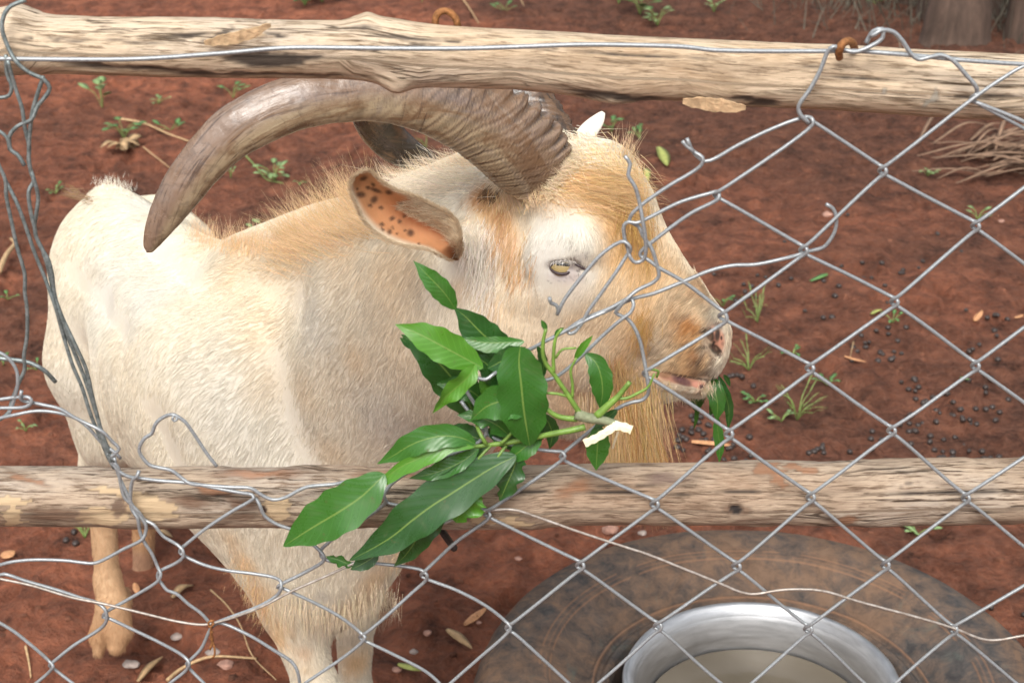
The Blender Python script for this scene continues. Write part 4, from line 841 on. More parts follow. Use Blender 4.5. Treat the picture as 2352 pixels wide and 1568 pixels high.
# ---------------- near ear: a cupped leaf, pink inside with dark freckles
lowE = [(1052, 598), (1046, 599), (1032, 597), (1005, 583), (978, 571), (933, 564), (897, 552), (861, 530), (834, 501), (816, 465), (806, 438), (807, 417), (820, 400), (836, 391)]
uppE = [(1054, 596), (1061, 574), (1058, 540), (1050, 512), (1036, 492), (1010, 478), (990, 468), (966, 456), (935, 444), (906, 434), (885, 422), (868, 410), (858, 399), (852, 393), (844, 390)]
def resample(T, n):
    T = np.array(T, float); P = catmull(np.hstack([T, np.zeros((len(T), 1))]), 1.5)[:, :2]; d = np.concatenate([[0], np.cumsum(np.linalg.norm(np.diff(P, axis=0), axis=1))]); q = np.linspace(0, d[-1], n)
    return np.stack([np.interp(q, d, P[:, 0]), np.interp(q, d, P[:, 1])], 1)
def make_ear():
    nu, nv = 70, 36; Lo = resample(lowE, nu); Up = resample(uppE, nu); V = []; C = []
    u = np.linspace(0, 1, nu); v = np.linspace(0, 1, nv); ye = 1.335+.012*u+.015*(1-u)+.040*sstep(.16, 0, u)
    UU, VV = np.meshgrid(u, v, indexing='ij')
    px = Lo[:, 0][:, None]*(1-VV)+Up[:, 0][:, None]*VV; py = Lo[:, 1][:, None]*(1-VV)+Up[:, 1][:, None]*VV
    cup = np.sin(np.pi*VV)**.8*(.032*np.sin(np.pi*np.clip(UU*.85+.12, 0, 1))**.7)
    roll = -.010*np.exp(-((VV-.86)/.12)**2)*np.exp(-((UU-.25)/.3)**2)
    Y = ye[:, None]+cup+roll
    P = np.array([[at_y(px[i, j], py[i, j], Y[i, j]) for j in range(nv)] for i in range(nu)])
    inner = np.array([.56, .27, .13]); rim = np.array([.68, .60, .46]); deep = np.array([.30, .095, .045])
    edge = np.minimum(VV, 1-VV); e = sstep(.02, .16, edge)*sstep(1.0, .93, UU)
    tipw = sstep(.55, 1.0, UU)
    base = rim[None, None]*(1-e[..., None])+(inner*(1-.0))[None, None]*e[..., None]
    base = base*(1-(tipw*.35)[..., None])+np.array([.45, .30, .15])*(tipw*.35)[..., None]
    dd = (np.exp(-((VV-.62)/.22)**2)*np.exp(-((UU-.42)/.24)**2))[..., None]*.7; base = base*(1-dd)+deep*dd
    fur = (sstep(.60, .82, VV)*sstep(.62, .30, UU))[..., None]; base = base*(1-fur)+np.array([.70, .56, .38])*fur
    n_ = fbm(P, 90, 3, 7)[..., None]; base = base*(1+.22*n_)
    for (x, y, r, sx, rot) in [(829, 447, 9, 1.6, .0), (859, 459, 10, 1.3, -.8), (863, 437, 6, 3.2, .35), (893, 442, 7, 1.6, .2), (845, 431, 5, 1.4, 0), (875, 477, 5, 1.6, 0), (911, 482, 3, 1, 0), (940, 487, 4, 1, 0), (901, 502, 6, 1.6, -.4), (918, 509, 6.5, 1, 0), (929, 496, 4.5, 1.6, -.5), (943, 535, 11, 1, 0), (895, 532, 6.5, 1.3, -1.2), (912, 537, 4, 1, 0), (877, 515, 6, 1.3, 0), (879, 527, 4, 1.5, .6), (922, 468, 5, 2, .2), (850, 472, 5, 1.6, .2), (835, 410, 6, 2, -.3), (857, 424, 5, 1.4, .5), (902, 523, 4, 1, 0), (930, 529, 4, 1, 0), (821, 435, 4, 1, 0), (962, 560, 4, 1, 0)]:
        dx = px-x; dy = py-y; c_, s_ = math.cos(rot), math.sin(rot); a = (dx*c_+dy*s_)/(r*sx*.82); b = (-dx*s_+dy*c_)/(r*.82)
        w = np.exp(-(a*a+b*b)**2)[..., None]*.9; base = base*(1-w)+np.array([.055, .028, .022])*w
    nor = np.array([0, CP, -SP]); back = P+nor*.0028*(.3+np.sin(np.pi*VV))[..., None]
    Va = np.vstack([P.reshape(-1, 3), back.reshape(-1, 3)]); Ca = np.vstack([base.reshape(-1, 3), np.tile(np.array([.74, .62, .46]), (nu*nv, 1))])
    F1 = grid_faces(nu, nv); F2 = F1[:, ::-1]+nu*nv; rimF = []
    o = nu*nv
    for i in range(nu-1):
        rimF += [(i*nv, i*nv+o, (i+1)*nv+o, (i+1)*nv), (i*nv+nv-1, (i+1)*nv+nv-1, (i+1)*nv+nv-1+o, i*nv+nv-1+o)]
    for j in range(nv-1): rimF.append(((nu-1)*nv+j, (nu-1)*nv+j+o, (nu-1)*nv+j+1+o, (nu-1)*nv+j+1))
    F = np.concatenate([F1, F2, np.array(rimF)])
    return P, px, py, UU, VV, add('ear', mesh_np('ear', shift(Va, goat), F, True, col=np.clip(Ca, 0, 1)), M['skin'], goat)
EP, EPX, EPY, EU, EV_, ear = make_ear()
# far ear
def far_ear():
    nu, nv = 30, 16; mid = catmull([at_y(1322, 340, 1.60), at_y(1345, 308, 1.62), at_y(1370, 280, 1.64), at_y(1386, 258, 1.66)], .003)
    n = len(mid); u = np.linspace(0, 1, n); T = np.gradient(mid, axis=0); T /= np.linalg.norm(T, axis=1, keepdims=True); S_ = np.cross(T, np.array([0, CP, -SP])); S_ /= np.linalg.norm(S_, axis=1, keepdims=True)
    w = .0095*np.sin(np.pi*np.clip(.22+.74*u, 0, 1))**.7; a = np.linspace(0, 2*np.pi, nv, endpoint=False)
    V = mid[:, None]+S_[:, None]*(w[:, None]*np.cos(a)[None])[..., None]+np.array([0, CP, -SP])*(w[:, None]*.35*np.sin(a)[None])[..., None]
    C = np.tile(np.array([.86, .78, .68]), (n*nv, 1)); F = [tuple(f) for f in grid_faces(n, nv, True).tolist()]+[tuple(range(nv)), tuple(range(n*nv-1, n*nv-nv-1, -1))]
    return add('ear', mesh_np('ear', shift(V.reshape(-1, 3), goat), F, True, col=C), M['skin'], goat)
far_ear()

# ---------------- eye: amber globe with a slot pupil, lids and white lashes
es = scale_at(1293, 610, 1.36)
ec = surf(1292, 612) + ray(1292, 612)*(21*es)
ERT = np.array([1.0, 0, 0]); EUP = np.array([0, SP, CP]); EFW = -np.array([0, CP, -SP])
def shell(name, r, keep, colf, mat):
    n, m = 44, 72; V = []; C = []; ok = []
    for i in range(n):
        th = math.pi*.60*i/(n-1)
        for j in range(m):
            a = 2*math.pi*j/m; d = EFW*math.cos(th)+(ERT*math.cos(a)+EUP*math.sin(a))*math.sin(th); V.append(ec+d*r)
            x = math.sin(th)*math.cos(a); y = math.sin(th)*math.sin(a); c_, s_ = math.cos(-.10), math.sin(-.10); xr = x*c_+y*s_; yr = -x*s_+y*c_; ok.append(keep(xr, yr)); C.append(colf(xr, yr, a))
    F = [f for f in grid_faces(n, m, True).tolist() if all(ok[k] for k in f)]
    return add(name, mesh_np(name, np.array(V)-np.array(goat.location), [tuple(f) for f in F], True, col=np.array(C)), mat, goat)
def iris(x, y, a):
    if abs(x) < .50 and abs(y-.12) < .13: return np.array([.008, .007, .007])
    if math.hypot(x, y) > .94: return np.array([.10, .07, .045])
    return np.array([.40, .30, .14])*(1+.2*math.sin(a*23))
t = NT('eye'); at = t.attr('col'); t.base(at.outputs['Color']); t.rough(.15); M['eye'] = t.m
eye = shell('eye', 31*es, lambda x, y: True, iris, M['eye'])
shell('eyelid', 33.5*es, lambda x, y: y > .33-.22*x*x, lambda x, y, a: np.array([.38, .35, .33]) if y > .50 else np.array([.10, .08, .08]), M['skin'])
def ribbon_tube(name, pts, r, mat, off):
    P = catmull(np.array([surf(x, y, off_) for x, y, off_ in pts]), .0015); V, F = tube(P, r*np.sin(np.pi*np.linspace(.12, .88, len(P)))**.7, 10); return add(name, mesh_np(name, shift(V, goat), F), mat, goat)
M['lid'] = simple('eyelid', (.055, .035, .038), .45, .3, 300, 0, .2)
def on_shell(px, py, r):
    o = np.array([0, 0, H]); d = ray(px, py); d = d/np.linalg.norm(d); oc = o-ec; b = oc@d; q = b*b-(oc@oc-r*r); return o+d*(-b-math.sqrt(max(q, 0)))
def rim(pts, w, mat, r=33):
    P = catmull(np.array([on_shell(x, y, r*es) for x, y in pts]), .0012); V, F = tube(P, w*np.sin(np.pi*np.linspace(.10, .90, len(P)))**.6, 8); return add('eyelid', mesh_np('eyelid', shift(V, goat), F), mat, goat)
rim([(1262, 613), (1268, 621), (1279, 627), (1292, 629), (1306, 626), (1317, 618), (1323, 609)], .0015, M['lid'])
rim([(1262, 613), (1272, 604), (1286, 600), (1300, 598), (1313, 600), (1323, 608)], .0011, M['lid'], 34)
ribbon_tube('tear_duct', [(1320, 606, .001), (1328, 609, .001), (1338, 614, .0006), (1348, 621, .0004)], .0013, M['lid'], .0)
# ------------------------------------------------------------------ fur: hair strands rooted in the skin, combed along the lie of the coat
ANCH = [((250, 480), (180, 620), .2), ((180, 700), (150, 860), .1), ((300, 650), (240, 800), .1), ((420, 620), (300, 640), .2), ((560, 620), (420, 610), .2), ((500, 760), (380, 820), .1), ((640, 720), (510, 760), .1), ((730, 730), (610, 810), .1), ((700, 850), (610, 950), .1), ((620, 830), (510, 900), .1), ((760, 880), (690, 1000), .1), ((700, 960), (640, 1080), .1), ((600, 900), (520, 1020), .1), ((420, 950), (370, 1080), .1), ((250, 950), (240, 1080), .1), ((150, 960), (160, 1080), .1),
        ((760, 600), (600, 640), .1), ((820, 760), (700, 900), .1), ((900, 900), (860, 1060), .1), ((760, 1000), (720, 1130), .1), ((680, 1150), (670, 1280), .1), ((850, 1250), (840, 1400), .1), ((600, 1300), (610, 1420), .1), ((700, 1450), (730, 1560), .1), ((560, 1080), (550, 1200), .1), ((820, 1500), (818, 1600), .1),
        ((900, 560), (780, 620), .1), ((960, 720), (900, 860), .1), ((1060, 660), (1010, 800), .1), ((1060, 400), (930, 440), .1), ((1000, 480), (870, 520), .1), ((1130, 480), (1080, 560), .1), ((1120, 620), (1100, 740), .1), ((1160, 760), (1120, 880), .1), ((1220, 640), (1180, 740), .1),
        ((1260, 540), (1220, 620), .1), ((1320, 540), (1330, 600), .1), ((1290, 660), (1260, 730), .1), ((1360, 660), (1320, 740), .1), ((1290, 360), (1330, 420), .1), ((1350, 400), (1430, 400), .1), ((1290, 440), (1380, 450), .1), ((1400, 450), (1450, 520), .1), ((1360, 500), (1420, 520), .1), ((1430, 560), (1380, 620), .1), ((1480, 600), (1420, 640), .1),
        ((1540, 680), (1470, 700), .1), ((1600, 720), (1540, 740), .1), ((1480, 740), (1420, 790), .1), ((1400, 720), (1340, 790), .1), ((1560, 800), (1520, 830), .1), ((1500, 820), (1440, 860), .1), ((1400, 820), (1380, 900), .1), ((1300, 800), (1290, 900), .1), ((1220, 820), (1200, 920), .1), ((1540, 895), (1500, 925), .1), ((1620, 850), (1590, 880), .1), ((1340, 920), (1340, 1010), .1),
        ((240, 1200), (245, 1300), .1), ((255, 1330), (255, 1430), .1)]
AP = []; AD = []
for p, q, _ in ANCH:
    a = surf(*p); 
    b = at_y(q[0], q[1], a[1]); d = b-a; AP.append(a); AD.append(d/np.linalg.norm(d))
AP = np.array(AP); AD = np.array(AD)
def flow(P):
    out = np.zeros((len(P), 3))
    for s in range(0, len(P), 40000):
        Q = P[s:s+40000]; d2 = ((Q[:, None, :]-AP[None])**2).sum(-1); w = 1/(d2+.0025)**2.0; out[s:s+40000] = (w@AD)/w.sum(1)[:, None]
    return out
def unit(v): return v/np.maximum(np.linalg.norm(v, axis=-1, keepdims=True), 1e-9)
def hair_object(name, K, R, C, mat, parent, tip=.15):
    # K: (n, m, 3) points of n strands
    n, m = K.shape[:2]; cu = bpy.data.hair_curves.new(name); cu.add_curves([m]*n)
    cu.attributes['position'].data.foreach_set('vector', (K-np.array(parent.location)).astype(np.float32).ravel())
    ra = cu.attributes.get('radius') or cu.attributes.new('radius', 'FLOAT', 'POINT')
    prof = np.linspace(1, tip, m)[None, :]*np.broadcast_to(np.asarray(R), (n,))[:, None]; ra.data.foreach_set('value', prof.astype(np.float32).ravel())
    a = cu.attributes.new('col', 'FLOAT_COLOR', 'POINT'); cc = np.concatenate([C, np.ones((n, 1))], 1); a.data.foreach_set('color', np.repeat(cc[:, None], m, 1).astype(np.float32).ravel())
    o = bpy.data.objects.new(name, cu); COL.objects.link(o); o.data.materials.append(mat); o.parent = parent; return o
t = NT('fur'); at = t.attr('col'); t.base(at.outputs['Color']); t.rough(.7); t.b.inputs['Specular IOR Level'].default_value = .15; M['fur'] = t.m
tri = np.concatenate([GFq[:, [0, 1, 2]], GFq[:, [0, 2, 3]]]); e1 = GV[tri[:, 1]]-GV[tri[:, 0]]; e2 = GV[tri[:, 2]]-GV[tri[:, 0]]; area = np.linalg.norm(np.cross(e1, e2), axis=1)/2
cen = GV[tri].mean(1)
head_c = at_y(1380, 650, YH); dh = np.linalg.norm(cen-head_c, axis=1)
wgt = area*(1+2.6*np.exp(-(dh/.20)**2)+2.5*np.exp(-(np.linalg.norm(cen-at_y(1580, 800, YH-.04), axis=1)/.07)**2)); 
legs = (cen[:, 2] < .35); wgt[legs] *= 1.3
def bare(P):     # nose, lips, eye rim and the horn roots carry no long hair
    x, y = ppx(P); near = P[:, 1] < 1.6
    b = np.zeros(len(P))
    for (cx, cy, a, c_, rot) in [(1646, 778, 22, 46, -.3), (1293, 612, 44, 20, .1), (1336, 616, 20, 8, -.4), (1578, 871, 70, 17, -.22), (1628, 872, 20, 20, 0)]:
        u = ((x-cx)*math.cos(rot)-(y-cy)*math.sin(rot))/a; v_ = ((x-cx)*math.sin(rot)+(y-cy)*math.cos(rot))/c_; b = np.maximum(b, (np.hypot(u, v_) < 1)*near)
    return b > 0
def sample(n, w):
    p = w/w.sum(); k = rng.choice(len(p), n, p=p); r1 = np.sqrt(rng.random(n)); r2 = rng.random(n); T_ = GV[tri[k]]
    return T_[:, 0]*(1-r1)[:, None]+T_[:, 1]*(r1*(1-r2))[:, None]+T_[:, 2]*(r1*r2)[:, None]
def length_at(P):
    x, y = ppx(P); z = P[:, 2]; L = np.full(len(P), .015)
    dhd = np.linalg.norm(P-head_c, axis=1); L = np.where(dhd < .17, .010, L)
    ds = np.linalg.norm(P-at_y(1590, 800, YH), axis=1); L = np.where(ds < .06, .0075, L)
    de = np.linalg.norm(P-surf(1293, 612), axis=1); L = L*(.5+.5*sstep(.012, .040, de))
    L = np.where((z < .40), .009, L); L = np.where((P[:, 0] < -.38) & (z > .4), .012, L)
    return L
def strands(P, L, lift, clump=.34, m=5, curl=.0, droop=.12, jitter=.10):
    N = grad(P); tmk = trunk_mask(P); N = unit(N*(1-tmk)+grad(P, .018)*tmk); Fl = flow(P); Fl = unit(Fl-N*(Fl*N).sum(1, keepdims=True))
    cn = np.stack([fbm(P, 75, 2, 601), fbm(P, 75, 2, 602), fbm(P, 75, 2, 603)], 1)*clump; cn = cn-N*(cn*N).sum(1, keepdims=True)*.6
    big = np.stack([vnoise(P, 14, 611), vnoise(P, 14, 612), vnoise(P, 14, 613)], 1)*.22
    D = unit(Fl+cn+big+rng.normal(0, jitter, P.shape)); D = unit(D-N*(D*N).sum(1, keepdims=True))
    lf = (np.broadcast_to(np.asarray(lift, float), (len(P),))*(1+.35*fbm(P, 30, 2, 620)))[:, None]
    K = []; cur = P-N*.0008; d = unit(D*(1-lf)+N*(lf+.15)); seg = (L/(m-1))[:, None]
    for i in range(m):
        K.append(cur); q = i/(m-1); cur = cur+d*seg; d = unit(d+D*.28-N*.16*(1-lf)+np.array([0, 0, -droop])*q + curl*rng.normal(0, 1, P.shape)*.3)
    return np.stack(K, 1), N
def tint(C, amt=.13, shift_=.02):
    n = len(C); b = 1+rng.normal(0, amt, (n, 1)); w = np.clip(rng.normal(0, shift_, (n, 1)), -.3, .5); return np.clip((C+w*(TAN-C)*.8)*b, .01, .95)
P = sample(300000, wgt); P = P[~bare(P)]; L = length_at(P)*rng.uniform(.7, 1.25, len(P))
C = coat(P)*1.08
for m_ in MARK: C = paint(P, C, *m_)
K, N = strands(P, L, np.where((P[:, 2] < .4) | (np.linalg.norm(P-MUZ, axis=1) < .07), .28, .12)); hair_object('coat', K, .00030*rng.uniform(.7, 1.3, len(P)), tint(C), M['fur'], goat)

# long hair: rooted where a painted stroke touches the animal
LONG_K = []; LONG_C = []; LONG_R = []
def tuft(path, n, L, dirn, spread, col, r=.00022, w=10, curve=.0, m=7, side=0.0, off=0.0, dz=.012, colvar=.14):
    # path: frame points along which hair is rooted (on the skin); dirn: where it points in the frame
    path = np.array(path, float); seg = rng.random(n)*(len(path)-1); i = seg.astype(int).clip(0, len(path)-2); f = (seg-i)[:, None]
    q = path[i]*(1-f)+path[i+1]*f; q = q[:, :2]+rng.normal(0, w, (n, 2))
    cl = rng.integers(0, max(3, n//14), n); cdir = rng.normal(0, spread, (max(3, n//14), 2)); Lc = rng.uniform(.6, 1.25, max(3, n//14))
    P0 = np.array([surf_fast(a, b) for a, b in q]); ok = P0[:, 1] < 3; cdn = P0-np.array([0, 0, H]); cdn /= np.linalg.norm(cdn, axis=1, keepdims=True); P0 = P0-cdn*off; rt = np.array([1.0, 0, 0]); up = np.array([0, SP, CP])
    d2 = np.array(dirn, float); d2 = d2/np.linalg.norm(d2); dd = d2[None]+cdir[cl]+rng.normal(0, spread*.35, (n, 2))
    D = dd[:, :1]*rt-dd[:, 1:]*up + np.array([0, CP, -SP])[None]*rng.normal(side, .25, (n, 1)); D = unit(D)
    bend = np.array([0, 0, -1.0])[None]*curve + rng.normal(0, .10, (n, 3)); Lh = (L*Lc[cl]*rng.uniform(.7, 1.15, n)/(m-1))[:, None]; cur = P0-D*.004; Ks = []; d = D
    for k in range(m): Ks.append(cur); cur = cur+d*Lh; d = unit(d+bend/(m-1)*1.6)
    Ks = np.stack(Ks, 1)[ok]; cs = np.clip(np.array(col)[None]*(1+rng.normal(0, colvar, (n, 1)))+rng.normal(0, .02, (n, 3)), .01, .95)[ok]
    LONG_K.append(Ks); LONG_C.append(cs); LONG_R.append(np.full(len(Ks), r))
# depth of the skin on a coarse raster of the frame, for fast rooting
gxs = np.arange(80, 1700, 12.0); gys = np.arange(300, 1620, 12.0); RX, RY = np.meshgrid(gxs, gys, indexing='ij')
dirs = np.stack([(RX-1176)/FOC, CP+(784-RY)/FOC*SP, -SP+(784-RY)/FOC*CP], -1).reshape(-1, 3); nrm_ = np.linalg.norm(dirs, axis=1, keepdims=True); dirs = dirs/nrm_
tt = np.full(len(dirs), 1.05); best = np.full(len(dirs), 9.0); bt = tt.copy()
for _ in range(46):
    dq = sdf(np.array([0, 0, H])+dirs*tt[:, None]); bb = dq < best; best[bb] = dq[bb]; bt[bb] = tt[bb]; tt = np.where(dq > 4e-4, tt+dq*.85, tt); tt = np.minimum(tt, 3.2)
HIT = (best < .004).reshape(RX.shape); TD = np.where(best < .05, bt, 9.0).reshape(RX.shape)
def surf_fast(px, py):
    i = int(round((px-80)/12)); j = int(round((py-300)/12)); i = min(max(i, 0), TD.shape[0]-1); j = min(max(j, 0), TD.shape[1]-1)
    r = ray(px, py); r = r/np.linalg.norm(r); return np.array([0, 0, H])+r*TD[i, j]
# mane along the back of the neck and withers
tuft([(440, 540), (520, 568), (600, 572), (680, 566)], 520, .034, (.15, -1), .34, (.68, .47, .28), w=9, curve=-.1)
tuft([(660, 566), (720, 530), (790, 490), (850, 460)], 800, .050, (-.55, -.85), .28, (.66, .46, .26), w=14)
tuft([(640, 600), (740, 560), (840, 520), (900, 500)], 900, .045, (-.8, -.35), .22, (.68, .48, .28), w=22)
tuft([(880, 400), (960, 392), (1040, 380), (1100, 372)], 500, .022, (-.6, -.8), .26, (.74, .58, .40), w=9)
tuft([(900, 440), (1000, 420), (1100, 400)], 900, .030, (-1, -.15), .18, (.80, .70, .56), w=22)
tuft([(225, 425), (260, 420), (300, 440)], 240, .010, (0, -1), .35, (.84, .78, .66), w=8)
tuft([(205, 460), (180, 445), (160, 440)], 160, .022, (-.9, -.35), .35, (.30, .19, .11), w=7, r=.00028)
# hair over the forehead and round the horn roots
tuft([(1225, 330), (1290, 330), (1350, 330)], 700, .040, (.75, .55), .35, (.82, .72, .56), w=14, curve=.2)
tuft([(1240, 440), (1290, 400), (1330, 360)], 500, .020, (-.5, -.6), .4, (.80, .66, .48), w=12)
tuft([(1215, 450), (1260, 440)], 260, .022, (.3, -1), .35, (.72, .52, .34), w=10)
tuft([(1280, 420), (1350, 420), (1410, 440)], 1100, .040, (1, .12), .20, (.66, .44, .22), w=26, curve=.1)
tuft([(1340, 350), (1400, 360), (1435, 390)], 800, .038, (.55, .85), .24, (.74, .58, .36), w=18, curve=.25)
tuft([(1430, 350), (1460, 400), (1474, 460), (1484, 510)], 420, .034, (.05, 1), .06, (.64, .44, .22), w=10, curve=.1, r=.00024)
tuft([(1400, 345), (1435, 350), (1455, 380)], 70, .028, (.15, -.95), .16, (.58, .42, .26), w=10, curve=.1, r=.00022)
tuft([(1420, 430), (1460, 480), (1480, 540)], 700, .045, (-.15, 1), .25, (.50, .30, .11), w=18, curve=.2)
tuft([(1130, 460), (1150, 520), (1180, 600), (1190, 650)], 380, .026, (-.2, 1), .2, (.60, .38, .20), w=20, curve=.1)
tuft([(1100, 520), (1100, 600), (1120, 700)], 500, .030, (-.2, 1), .22, (.80, .73, .64), w=22, curve=.1)
tuft([(1470, 720), (1480, 760), (1470, 800)], 300, .018, (-.3, 1), .3, (.54, .32, .11), w=12)
tuft([(1150, 470), (1200, 462), (1235, 440)], 260, .014, (-.25, -1), .35, (.62, .45, .28), w=12, off=.012)
tuft([(1250, 440), (1290, 390), (1325, 345)], 300, .017, (-.8, -.45), .45, (.70, .56, .38), w=14, off=.006)
# beard and throat fringe
tuft([(1340, 930), (1380, 935)], 300, .03, (.0, 1), .08, (.58, .43, .27), w=16, curve=.25, m=9, r=.00024)
tuft([(1395, 915), (1440, 910), (1490, 908)], 4200, .092, (.08, 1), .085, (.54, .37, .18), w=15, curve=.2, m=9, r=.00027, colvar=.22)
tuft([(1420, 900), (1460, 905)], 1300, .098, (.18, 1), .11, (.44, .24, .09), w=14, curve=.1, m=9, r=.00027, colvar=.22)
tuft([(1400, 850), (1430, 865), (1450, 880)], 350, .022, (.0, 1), .2, (.46, .29, .13), w=18, curve=.2)
tuft([(1500, 905), (1560, 912), (1610, 905), (1636, 890)], 420, .009, (.1, 1), .22, (.62, .50, .34), w=8, curve=.1, r=.00018)
tuft([(1240, 860), (1330, 850), (1400, 860)], 300, .012, (-.1, 1), .2, (.62, .48, .32), w=26)
# brisket and leg fringes
tuft([(540, 1290), (580, 1360), (610, 1420)], 400, .014, (-.25, 1), .18, (.62, .42, .23), w=14)
tuft([(640, 1390), (740, 1420), (840, 1400), (890, 1360)], 900, .026, (.0, 1), .14, (.70, .58, .41), w=18)
tuft([(900, 1300), (930, 1240), (940, 1180)], 400, .018, (.12, 1), .16, (.66, .50, .32), w=12)
# ear fringe and far-side fluff
hair_object('long_hair', np.concatenate([k if k.shape[1] == 9 else np.stack([np.stack([np.interp(np.linspace(0, k.shape[1]-1, 9), np.arange(k.shape[1]), s[:, c_]) for c_ in range(3)], 1) for s in k]) for k in LONG_K]), np.concatenate(LONG_R), np.concatenate(LONG_C), M['fur'], goat)
# fuzz on the ear rim and inside its front edge
ek = []; ec_ = []
nu, nv = EP.shape[:2]
for k in range(5200):
    i = rng.integers(2, nu-1); side_ = rng.random()
    if side_ < .55: j = 0 if rng.random() < .5 else nv-1
    else: j = int(nv*rng.uniform(.62, .98)); i = rng.integers(2, int(nu*.6))
    p = EP[i, j]+rng.normal(0, .0008, 3); out_ = EP[i, j]-EP[i, nv//2]; out_ = out_/max(np.linalg.norm(out_), 1e-6)*(1 if j in (0, nv-1) else -.6)
    along = EP[min(i+1, nu-1), j]-EP[i, j]; along = along/max(np.linalg.norm(along), 1e-6)
    d = out_*.5+along*.9+np.array([0, -.35, .1])+rng.normal(0, .25, 3); d /= np.linalg.norm(d); Lk = rng.uniform(.003, .008)*(1 if side_ < .55 else 1.3)
    ek.append([p+d*Lk*q for q in (0, .33, .66, 1)]); ec_.append(np.array([.74, .60, .42])*rng.uniform(.75, 1.1))
hair_object('ear_fringe', np.array(ek), .00022, np.array(ec_), M['fur'], goat)
# lashes
lk = []; lc = []
for k in range(30):
    q = k/29; x = 1266+q*56; y = 603-4*math.sin(math.pi*q)-3*q+rng.normal(0, 1); p = at_y(x, y, ec[1]-29*es*1.04); tx = x+(-3+6*q)+rng.normal(0, 1.5); ty = y+9+5*math.sin(math.pi*q)+rng.normal(0, 2)
    p2 = at_y(tx, ty, ec[1]-29*es*1.22); mid_ = (p+p2)/2+np.array([0, -.0015, 0]); lk.append([p, (p+mid_)/2+np.array([0, -.0006, 0]), mid_, p2]); lc.append([.80, .76, .70])
hair_object('eyelash', np.array(lk), .00016, np.array(lc), M['fur'], goat)
# ------------------------------------------------------------------ mango branch pushed through the wire
def leafmat(name, dark, lite, gloss):
    t = NT(name); at = t.attr('luv'); sep = t.n('ShaderNodeSeparateXYZ'); t.link(at.outputs['Vector'], sep.inputs[0]); u, v, seed = sep.outputs
    av = t.math('ABSOLUTE', v); ob = t.obj(); nz = t.noise(ob, 35, 3, .6); n2 = t.noise(ob, 160, 3, .6)
    ph = t.math('SUBTRACT', t.math('MULTIPLY', u, 11.0), t.math('MULTIPLY', av, 2.2)); ph = t.math('ADD', ph, t.math('MULTIPLY', nz.outputs[0], .5))
    fr = t.math('ABSOLUTE', t.math('SUBTRACT', t.math('FRACT', ph), .5)); vein = t.ramp(fr, [(.0, (1, 1, 1)), (.055, (0, 0, 0))]).outputs[0]
    mid = t.ramp(av, [(.018, (1, 1, 1)), (.055, (0, 0, 0))]).outputs[0]
    sf = t.math('FRACT', t.math('MULTIPLY', seed, 3.7)); c = t.mix(t.math('ADD', t.math('MULTIPLY', nz.outputs[0], .55), t.math('MULTIPLY', sf, .45)), dark, lite); dst = t.noise(ob, 60, 5, .75, .5); c = t.mix(t.ramp(dst.outputs[0], [(.55, (0, 0, 0)), (.75, (.35, .35, .35))]).outputs[0], c, (.14, .15, .07)); c = t.mix(t.math('MULTIPLY', vein, .20), c, tuple(min(1, x*2.2+.03) for x in lite)); c = t.mix(t.math('MULTIPLY', mid, .8), c, (.20, .31, .07))
    sp = t.ramp(n2.outputs[0], [(.66, (0, 0, 0)), (.72, (.6, .6, .6))]).outputs[0]; c = t.mix(sp, c, (.10, .09, .03))
    t.base(c); t.link(t.ramp(dst.outputs[0], [(.35, (gloss-.04,)*3), (.7, (gloss+.22,)*3)]).outputs[0], t.b.inputs['Roughness']); t.b.inputs['Specular IOR Level'].default_value = .55
    pill = t.math('SINE', t.math('MULTIPLY', ph, 6.283)); t.bump(t.math('ADD', t.math('MULTIPLY', pill, -.18), t.math('MULTIPLY', nz.outputs[0], 1.2)), .25, .0009)
    # thin leaf: some light passes through
    tr = t.n('ShaderNodeBsdfTranslucent'); t.link(t.mix(.5, c, (.16, .30, .02)), tr.inputs[0]); ms = t.n('ShaderNodeMixShader'); ms.inputs[0].default_value = .22
    out = t.t.nodes['Material Output']; t.link(t.b.outputs[0], ms.inputs[1]); t.link(tr.outputs[0], ms.inputs[2]); t.link(ms.outputs[0], out.inputs[0]); return t.m
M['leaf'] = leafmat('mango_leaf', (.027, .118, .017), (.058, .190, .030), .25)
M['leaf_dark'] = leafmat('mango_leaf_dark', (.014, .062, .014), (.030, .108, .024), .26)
M['leaf_bright'] = leafmat('mango_leaf_fresh', (.065, .215, .018), (.110, .300, .032), .30)
